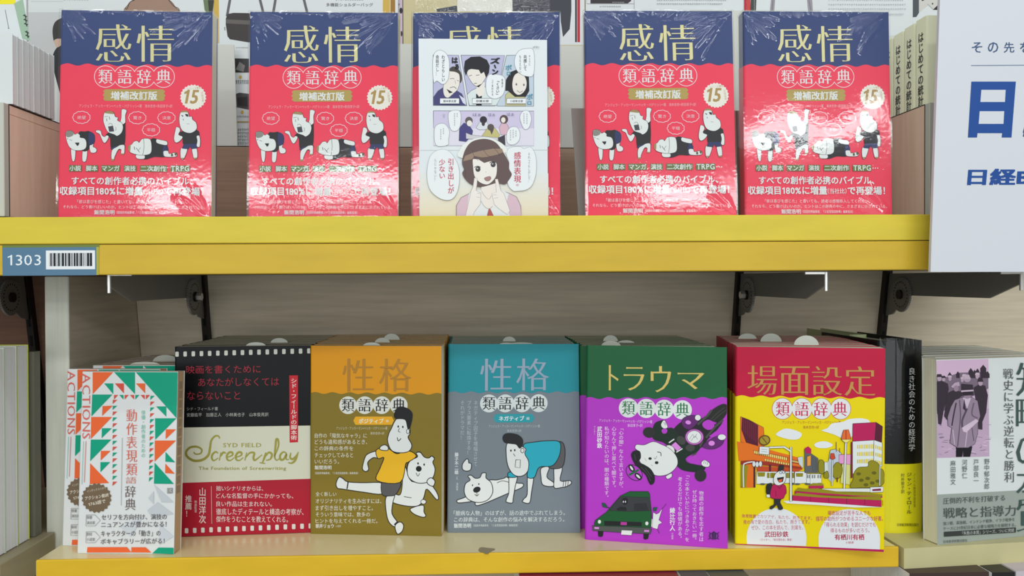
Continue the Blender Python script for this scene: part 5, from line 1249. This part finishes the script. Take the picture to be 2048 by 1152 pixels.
# ---------------------------------------------------------------- left bay: tall volumes
for i in range(3):
    x_ = -.4785; y_ = .812+.022*i
    t = thing('book', ['tall pale green book standing at the left picture edge, frontmost', 'tall book behind the pale green one at the left picture edge', 'tall lime-covered book at the back of the left picture edge trio'][i], 'book', (x_-.15, y_, ZL+.0045), group='tall books at the left edge')
    cc = [(196, 208, 186), (206, 210, 200), (190, 200, 60)][i]
    m = MB(); m.box(0, .1497, 0, .0006, 0, .2085); m.box(0, .1497, .0206, .0212, 0, .2085); m.box(-.0006, 0, 0, .0212, 0, .2085); m.build('cover', paint(cc, .3, coat=.3), t)
    m = MB(); m.box(.0002, .1490, .0008, .0204, .0005, .2078); m.build('page_block', M_page_w, t)
t = thing('box', 'grey board standing behind the tall books in the left bay', 'box', (-.56, .885, ZL+.0045)); m = MB(); m.box(-.08, .083, 0, .012, 0, .20); m.build('panel', paint((120, 118, 104), .6, gain=1), t)

# ---------------------------------------------------------------- upper shelf: booklets, lime books
XW = at(24, 130, .797).x
HB = at(24, 66, .798).z-zr-.0013
for i in range(8):
    y_ = .7985+.0097*i
    t = thing('booklet', 'white booklet in the left display box, '+['frontmost', 'second', 'third', 'fourth', 'fifth', 'sixth', 'seventh', 'rearmost'][i]+' of the file', 'booklet', (XW-.128, y_, zr+.0013), group='white booklets in the left display box')
    m = MB(); jj = random.uniform(-.0007, .0004); m.box(0, .1278, 0, .0004, 0, HB+jj); m.box(0, .1278, .0086, .0090, 0, HB+jj); m.box(-.0004, 0, 0, .009, 0, HB+jj); m.build('cover', M_white, t)
    m = MB(); m.box(.0002, .1274+jj, .0005, .0085, .0004, HB-.0008+jj); m.build('page_block', M_page_w, t)
XS = XRb+.0020
LIM = paint((236, 242, 196), .4, gain=1.1)
for i in range(4):
    y0_ = [.797, .8195, .8415, .8635][i]; wd = .0205
    t = thing('book', 'lime statistics book in the right display box, '+['frontmost', 'second', 'third', 'rearmost'][i]+' spine', 'book', (XS, y0_, ZU), group='lime books in the right display box')
    V, f = wrap(.128, wd, 0, lambda s: .2065-(.001*i), 'left'); mesh_obj('cover', V, f, LIM, parent=t, smooth=True)
    m = MB(); m.box(.001, .1275, .0006, wd-.0006, .0006, .2060-.001*i); m.build('page_block', M_page_w, t)
    B = Vector((XS, y0_, ZU))
    a = Art(lambda px, py: (0, px, py), (-1, 0, 0), lift=.0002); a.o = (0, 0, 1)
    # a vertical line on the spine: 'px' is depth, 'py' is height
    s_ = 'はじめての統計'; n_ = 7; ytop, ybot = .1925, .1165
    sh = shifts(.024, 0); G = []; L = [[] for _ in sh]
    for j, ch in enumerate(s_):
        v_, f_, _a = glyph(ch, 0, 0); cz_ = ytop-(j+.5)*(ytop-ybot)/n_; G.append((v_, [tuple(reversed(q)) for q in f_], 0))
        for k, q in enumerate(sh): L[k] += [(wd*.5-(p.x+q[0]-.5)*.0105, cz_+(p.y+q[1]-.38)*.0112) for p in v_]
    a.emit(L, G, (52, 52, 46)); a.build('spine_lettering', t)

# ---------------------------------------------------------------- white cards behind the riser and magazines behind them
YC = 1.033
def pxbox(mb, x0p, x1p, y0p, Y, z0_, th_, x0b=None, x1b=None):
    A = at(x0p, y0p, Y); B_ = at(x1p, y0p, Y); C_ = at(x0b if x0b is not None else x0p, 296, Y); D_ = at(x1b if x1b is not None else x1p, 296, Y)
    mb.hexa([(C_.x, Y, z0_), (D_.x, Y, z0_), (D_.x, Y+th_, z0_), (C_.x, Y+th_, z0_), (A.x, Y, A.z), (B_.x, Y, A.z), (B_.x, Y+th_, A.z), (A.x, Y+th_, A.z)])
for lb, x0p, x1p, x0b, x1b, yt in (('white card between the first and second wrapped paperbacks', 350, 468, 345, 479, 88), ('white card behind the comic leaflet and second wrapped paperback', 640, 1166, 640, 1166, 86),
                                   ('white card between the two wrapped paperbacks on the right', 1380, 1560, 1380, 1560, 20), ('white card beside the lime books', 1700, 1815, 1700, 1815, 70)):
    c = at((x0p+x1p)/2, 296, YC); t = thing('card', lb, 'card', (c.x, YC, ZU))
    m = MB(); pxbox(m, x0p, x1p, yt, YC, ZU, .0016, x0b, x1b); m.build('panel', M_card, t, (c.x, YC, ZU))
YM = 1.050
def magazine(label, x0p, x1p, Y, col=(206, 211, 210), cat='magazine', lean=0, y0p=-70):
    A = at(x0p, y0p, Y); B_ = at(x1p, y0p, Y); t = thing('magazine', label, cat, ((A.x+B_.x)/2, Y, ZU)); Bs = ((A.x+B_.x)/2, Y, ZU)
    m = MB(); m.box(A.x, B_.x, Y, Y+.004, ZU, A.z, b=.0003); m.build('cover', paint(col, .35, coat=.3), t, Bs)
    a = Art(lambda px, py: at(px, py, Y)-Vector(Bs), (0, -1, 0), lift=.0001); return t, a
def words(a, x0_, x1_, y_, h, col, n, seed=1):      # print too small to read
    r_ = random.Random(seed); w_ = (x1_-x0_)/n
    for k in range(n):
        x_ = x0_+w_*k; a.line([(x_+w_*.1, y_+r_.uniform(.1, .4)*h), (x_+w_*.8, y_+r_.uniform(.1, .5)*h)], h*.16, col, smooth=False); a.line([(x_+w_*.45, y_), (x_+w_*r_.uniform(.3, .6), y_+h)], h*.16, col, smooth=False)
        if r_.random() < .5: a.line([(x_+w_*.15, y_+h*.85), (x_+w_*.75, y_+h*.8)], h*.14, col, smooth=False)
# white magazine with a brown bag and a portrait
t, a = magazine('white magazine with a brown bag and a dark-haired head, behind the leftmost wrapped paperback', 50, 426, YM)
a.src(0, 0, 4.267)
a.poly([(190, 105), (1760, 100), (1760, 600), (190, 600)], (188, 191, 190)); a.line([(262, 12), (540, 12)], 2, (150, 150, 150)); words(a, 540, 760, -2, 8, (150, 152, 152), 10)
a.poly([(1740, 0), (1825, 0), (1815, 110), (1750, 110)], (48, 52, 44)); a.poly([(1735, 0), (1775, 0), (1785, 110), (1750, 110)], (98, 116, 84))
a.poly([(1085, 110), (1095, 40), (1130, 5), (1200, -20), (1380, -20), (1450, 5), (1495, 60), (1500, 110)], (150, 122, 104), smooth=True, out=(90, 68, 56), ow=5); a.line([(1070, 68), (1085, 78), (1110, 20), (1150, 2)], 6, (80, 60, 50)); a.line([(1440, 0), (1480, 50), (1520, 70), (1536, 98)], 6, (80, 60, 50))
a.build('cover_print', t)
a.poly([(515, 160), (470, 190), (450, 250), (455, 330), (470, 380), (500, 420), (560, 420), (560, 160)], (58, 56, 54), smooth=True); a.poly([(460, 350), (480, 400), (500, 430), (560, 420), (560, 350), (500, 330)], (196, 168, 148), smooth=True)
a.poly([(505, 400), (470, 430), (450, 500), (470, 640), (560, 900), (560, 420)], (46, 46, 50), smooth=True); a.build('portrait', t)
# green and yellow volume at the far left
t, a = magazine('white and green book with a yellow band at the upper left corner', -60, 52, .9)
a.src(0, 0, 4.267)
a.poly([(-200, -20), (130, -20), (130, 35), (-200, 38)], (226, 214, 40)); a.poly([(120, 30), (195, -10), (260, 350), (190, 330)], (150, 176, 152)); a.line([(45, 85), (75, 245)], 4, (80, 84, 80), smooth=False); a.line([(68, 240), (80, 244)], 5, (80, 84, 80))
for y_ in (130, 165, 200, 270, 300): a.line([(182+y_*.12, y_), (215+y_*.12, y_+12)], 9, (50, 58, 52)); a.line([(196+y_*.12, y_-8), (206+y_*.12, y_+26)], 9, (50, 58, 52))
a.build('cover_print', t)
# black shoulder bag magazine
t, a = magazine('white magazine with a black shoulder bag and gold edge', 430, 796, YM+.001)
a.src(420, 0, 4.267)
GD = (196, 164, 74)
a.poly([(30, -20), (75, -20), (80, 370), (60, 370), (30, 150)], GD); a.poly([(1475, -20), (1535, -20), (1535, 400), (1475, 400)], GD); a.poly([(1540, -20), (1580, -20), (1580, 400), (1540, 400)], (150, 110, 44))
DB = (56, 52, 50)
for q in ([(172, -10), (145, 140)], [(425, -10), (455, 110)], [(560, -10), (540, 110)], [(800, -10), (830, 110)]): a.line(q, 22, (92, 92, 92), smooth=False)
a.poly([(135, 160), (150, 120), (200, 110), (330, 112), (420, 120), (420, 360), (330, 362), (170, 335), (150, 310), (135, 210)], DB, smooth=False); a.poly([(135, 165), (420, 180), (420, 215), (140, 200)], (92, 88, 84)); a.line([(125, 230), (128, 260)], 5, DB)
a.text('多機能ショルダーバッグ', 992, 26, 1392, 56, (66, 66, 68), b=.01); words(a, 1070, 1310, -12, 16, (80, 80, 82), 12)
a.build('cover_print', t)
a.src(420, 80, 3.2)
words(a, 165, 245, 46, 7, (110, 112, 112), 9)
a.poly([(158, 118), (250, 120), (250, 208), (162, 208)], (52, 50, 50)); a.poly([(165, 190), (190, 140), (225, 165), (215, 205)], (120, 118, 116)); a.ell(195, 238, 9, 11, GD); words(a, 165, 250, 256, 24, (110, 112, 112), 7)
a.poly([(168, 345), (190, 338), (250, 345), (250, 445), (172, 430)], (74, 70, 70)); a.poly([(175, 370), (250, 362), (250, 430), (180, 420)], (50, 48, 48)); a.ell(207, 462, 9, 11, GD); words(a, 175, 250, 484, 12, (110, 112, 112), 8); a.rect(176, 520, 250, 528, (170, 150, 100))
for k in range(6): words(a, 178, 250, 566+22*k, 15, (96, 98, 98), 6, k)
a.build('bag_pictures', t)
# cream magazine in crinkled film
t, a = magazine('cream magazine with navy shapes and film, behind the comic leaflet', 806, 1170, YM+.002, col=(190, 180, 138))
a.src(780, 0, 4.452)
a.poly([(42, -20), (118, -20), (118, 375), (95, 375), (42, 110)][:0] or [(600, -20), (1090, -20), (1090, 104), (600, 102)], (214, 214, 204)); a.poly([(1090, -20), (1730, -20), (1730, 400), (1090, 400)], (208, 211, 211))
a.poly([(415, 80), (595, 50), (602, 108), (415, 108)], (62, 66, 76)); a.poly([(1090, -20), (1615, -20), (1615, 100), (1600, 260), (1540, 330), (1510, 110), (1090, 104)], (58, 60, 68)); a.rect(1648, -20, 1664, 376, (38, 38, 40)); a.rect(1668, -20, 1692, 376, (178, 34, 52))
a.build('cover_print', t)
m = MB(); A = at(830, -60, YM-.003); B_ = at(1100, 22, YM-.003)
nx_, nz_ = 80, 30; V = []
for j in range(nz_+1):
    for i in range(nx_+1):
        V.append((A.x+(B_.x-A.x)*i/nx_, YM-.003-random.uniform(0, .0016), B_.z+(A.z-B_.z)*j/nz_-(.006*math.sin(math.pi*i/nx_) if j == 0 else 0)))
mesh_obj('crinkled_film', [Vector(v)-t.location for v in V], [(j*(nx_+1)+i, j*(nx_+1)+i+1, (j+1)*(nx_+1)+i+1, (j+1)*(nx_+1)+i) for j in range(nz_) for i in range(nx_)], M_film, parent=t, smooth=True)
t, a = magazine('narrow pink and purple magazine edge beside the gold-edged one', 792, 805, YM+.0075, col=(206, 190, 204))
a.src(780, 0, 4.452); a.ell(98, 95, 14, 26, (40, 38, 44)); a.ell(102, 300, 9, 24, (40, 38, 44)); a.ell(70, 40, 18, 10, (150, 110, 150)); a.build('cover_print', t)
# boxed photo and text magazine
t, a = magazine('white magazine with a boxed photograph and lines of small text', 1171, 1500, YM)
a.src(1150, 0, 5.12)
a.rect(120, -30, 604, 40, (206, 208, 208), out=(90, 90, 92), ow=4); a.poly([(158, -30), (575, -30), (575, 10), (540, 36), (158, 36)], (52, 46, 48)); a.line([(605, -30), (605, 100)], 4, (90, 90, 92), smooth=False)
words(a, 250, 470, 60, 16, (96, 98, 100), 12); words(a, 835, 1550, 0, 12, (120, 122, 124), 38, 2); words(a, 835, 1510, 35, 16, (110, 112, 114), 36, 3); words(a, 380, 505, 22, 12, (190, 190, 190), 9)
a.rect(1730, -30, 1752, 180, (176, 30, 48)); a.rect(1756, -30, 1792, 180, (190, 60, 58))
a.build('cover_print', t)
t, a = magazine('magazine with a dark zip edge, grey straps and faint text behind the rightmost wrapped paperback', 1501, 1826, YM+.001)
a.src(1460, 0, 4.267)
a.poly([(178, -20), (226, -20), (220, 110), (172, 110)], (62, 66, 62)); 
for k in range(9): a.ell(208, 4+12*k, 3, 3, (190, 192, 190))
a.poly([(352, -20), (386, -20), (376, 110), (338, 110)], (146, 142, 148)); a.poly([(655, -20), (700, -20), (708, 110), (668, 110)], (146, 142, 148))
for q in ([(366, 0), (358, 90)], [(672, 0), (690, 90)]): a.line(q, 5, (100, 98, 104), smooth=False)
for y_, s_, x1_ in ((-4, 4, 1480), (34, 5, 1500), (72, 6, 1500), (118, 7, 1480)): words(a, 835 if y_ < 100 else 1060, x1_, y_, 14, (160, 162, 166), 34, s_)
a.build('cover_print', t)
t, a = magazine('magazine with a dark edge and a small black and white photograph above the lime books', 1825, 1884, YM+.002)
a.src(1460, 0, 4.267)
a.poly([(1558, -20), (1612, -20), (1612, 110), (1590, 145), (1556, 148)], (72, 78, 82)); a.poly([(1612, -20), (1798, -20), (1798, 84), (1730, 86), (1700, 40), (1612, 110)], (196, 194, 186)); a.poly([(1730, 84), (1798, 20), (1798, 86)], (40, 40, 42)); a.poly([(1620, -20), (1700, -20), (1640, 10)], (40, 40, 42)); a.ell(1728, 32, 7, 7, (60, 60, 60)); a.line([(1684, 34), (1730, 78)], 3, (120, 120, 118))
a.build('cover_print', t)

# ---------------------------------------------------------------- white sign at the right
YS = .748
A, B_, C_, D_ = at(1883, -90, YS), at(2260, -90, YS), at(2260, 546, YS), at(1861, 544, YS)
t = thing('sign', 'large white sign board with blue lettering hanging at the right edge', 'sign', ((C_.x+D_.x)/2, YS, D_.z)); Bs = t.location
m = MB(); m.hexa([(D_.x, YS, D_.z), (C_.x, YS, D_.z), (C_.x, YS+.004, D_.z), (D_.x, YS+.004, D_.z), (A.x, YS, A.z), (B_.x, YS, A.z), (B_.x, YS+.004, A.z), (A.x, YS+.004, A.z)]); m.build('board', paint((202, 205, 210), .45), t, Bs)
m = MB(); m.box(.50, .56, YS+.004, .775, .05, .12); m.build('mount', M_steel, t, Bs)
a = Art(lambda px, py: at(px, py, YS)-Vector(Bs), (0, -1, 0), lift=.0001); a.src(1460, 0, 2.058)
nv, bl_ = (62, 84, 120), (28, 72, 142)
for i, ch in enumerate('その先を、'): a.text(ch, 995+66*i, 174 if i != 4 else 205, 1038+66*i if i != 4 else 1005+66*i, 217, nv, b=.015)
a.line([(992, 270), (1600, 266)], 2.6, (90, 110, 146), smooth=False)
def thick(p): a.poly(p, bl_)
# bold slanted block lettering
a.poly([(993, 336), (1176, 336), (1158, 566), (1118, 566), (1120, 548), (1018, 548), (1016, 566), (979, 566)], bl_)
a.poly([(1034, 370), (1134, 370), (1131, 420), (1030, 420)], (202, 205, 210)); a.poly([(1027, 458), (1128, 458), (1125, 510), (1023, 510)], (202, 205, 210))
a.text('経', 1205, 336, 1400, 566, bl_, b=.06, shear=.05)
a.text('日経BP', 975, 694, 1300, 762, bl_, b=.045, shear=.06)
a.build('lettering', t)

# ---------------------------------------------------------------- tops of things on the tier below
zt_ = -.335
for i, (x0p, x1p, col, lb) in enumerate(((1365, 1420, (60, 66, 90), 'dark blue book top under the yellow lower shelf'), (1424, 1500, (70, 78, 84), 'grey blue book top under the yellow lower shelf'), (1820, 1978, (66, 50, 46), 'dark brown book top under the cream shelf'), (1985, 2030, (36, 36, 34), 'black box top under the cream shelf, at the right edge'), (2032, 2100, (190, 180, 186), 'pale mauve book top at the lower right corner'), (1040, 1360, (120, 30, 60), 'crimson book top under the yellow lower shelf'))):
    Yb = .80; z1 = -.3005 if i != 2 else -.3010; A = at(x0p, 1150, Yb); B2 = at(x1p, 1150, Yb); z1 = at(1800, 1147+(i % 2)*1.5, Yb).z
    t = thing('book', lb, 'book', (A.x, Yb, -.52)); m = MB(); m.box(A.x, B2.x, Yb+.001, Yb+.13, -.52, z1-.0006); m.build('page_block', M_page_w, t, (A.x, Yb, -.52)); m = MB(); m.box(A.x, B2.x, Yb, Yb+.001, -.52, z1); m.box(A.x, B2.x, Yb+.001, Yb+.13, z1-.0006, z1); m.build('cover', paint(col, .4), t, (A.x, Yb, -.52))
t = thing('shelf', 'lowest shelf under everything, holding the books below', 'shelf', (0, .78, -.5205)); m = MB(); m.box(-.449, 1.1, .78, 1.1, -.545, -.5205); m.build('board', M_top, t, (0, .78, -.5205))
fl_ = MB(); fl_.box(-3.5, 3.5, -4.5, 1.6, -Z0-.05, -Z0); o = fl_.build('floor', paint((150, 148, 142), .35, gain=1, grain=((3, 3, 3), .05))); o['kind'] = 'structure'
wl = MB(); wl.box(-3.5, 3.5, 1.6, 1.65, -Z0, 1.5); o = wl.build('wall_back', paint((190, 190, 184), .8, gain=1)); o['kind'] = 'structure'

# lift the whole layout so that the floor is at height zero
for o in list(sc.objects):
    if o.parent is None: o.location.z += Z0
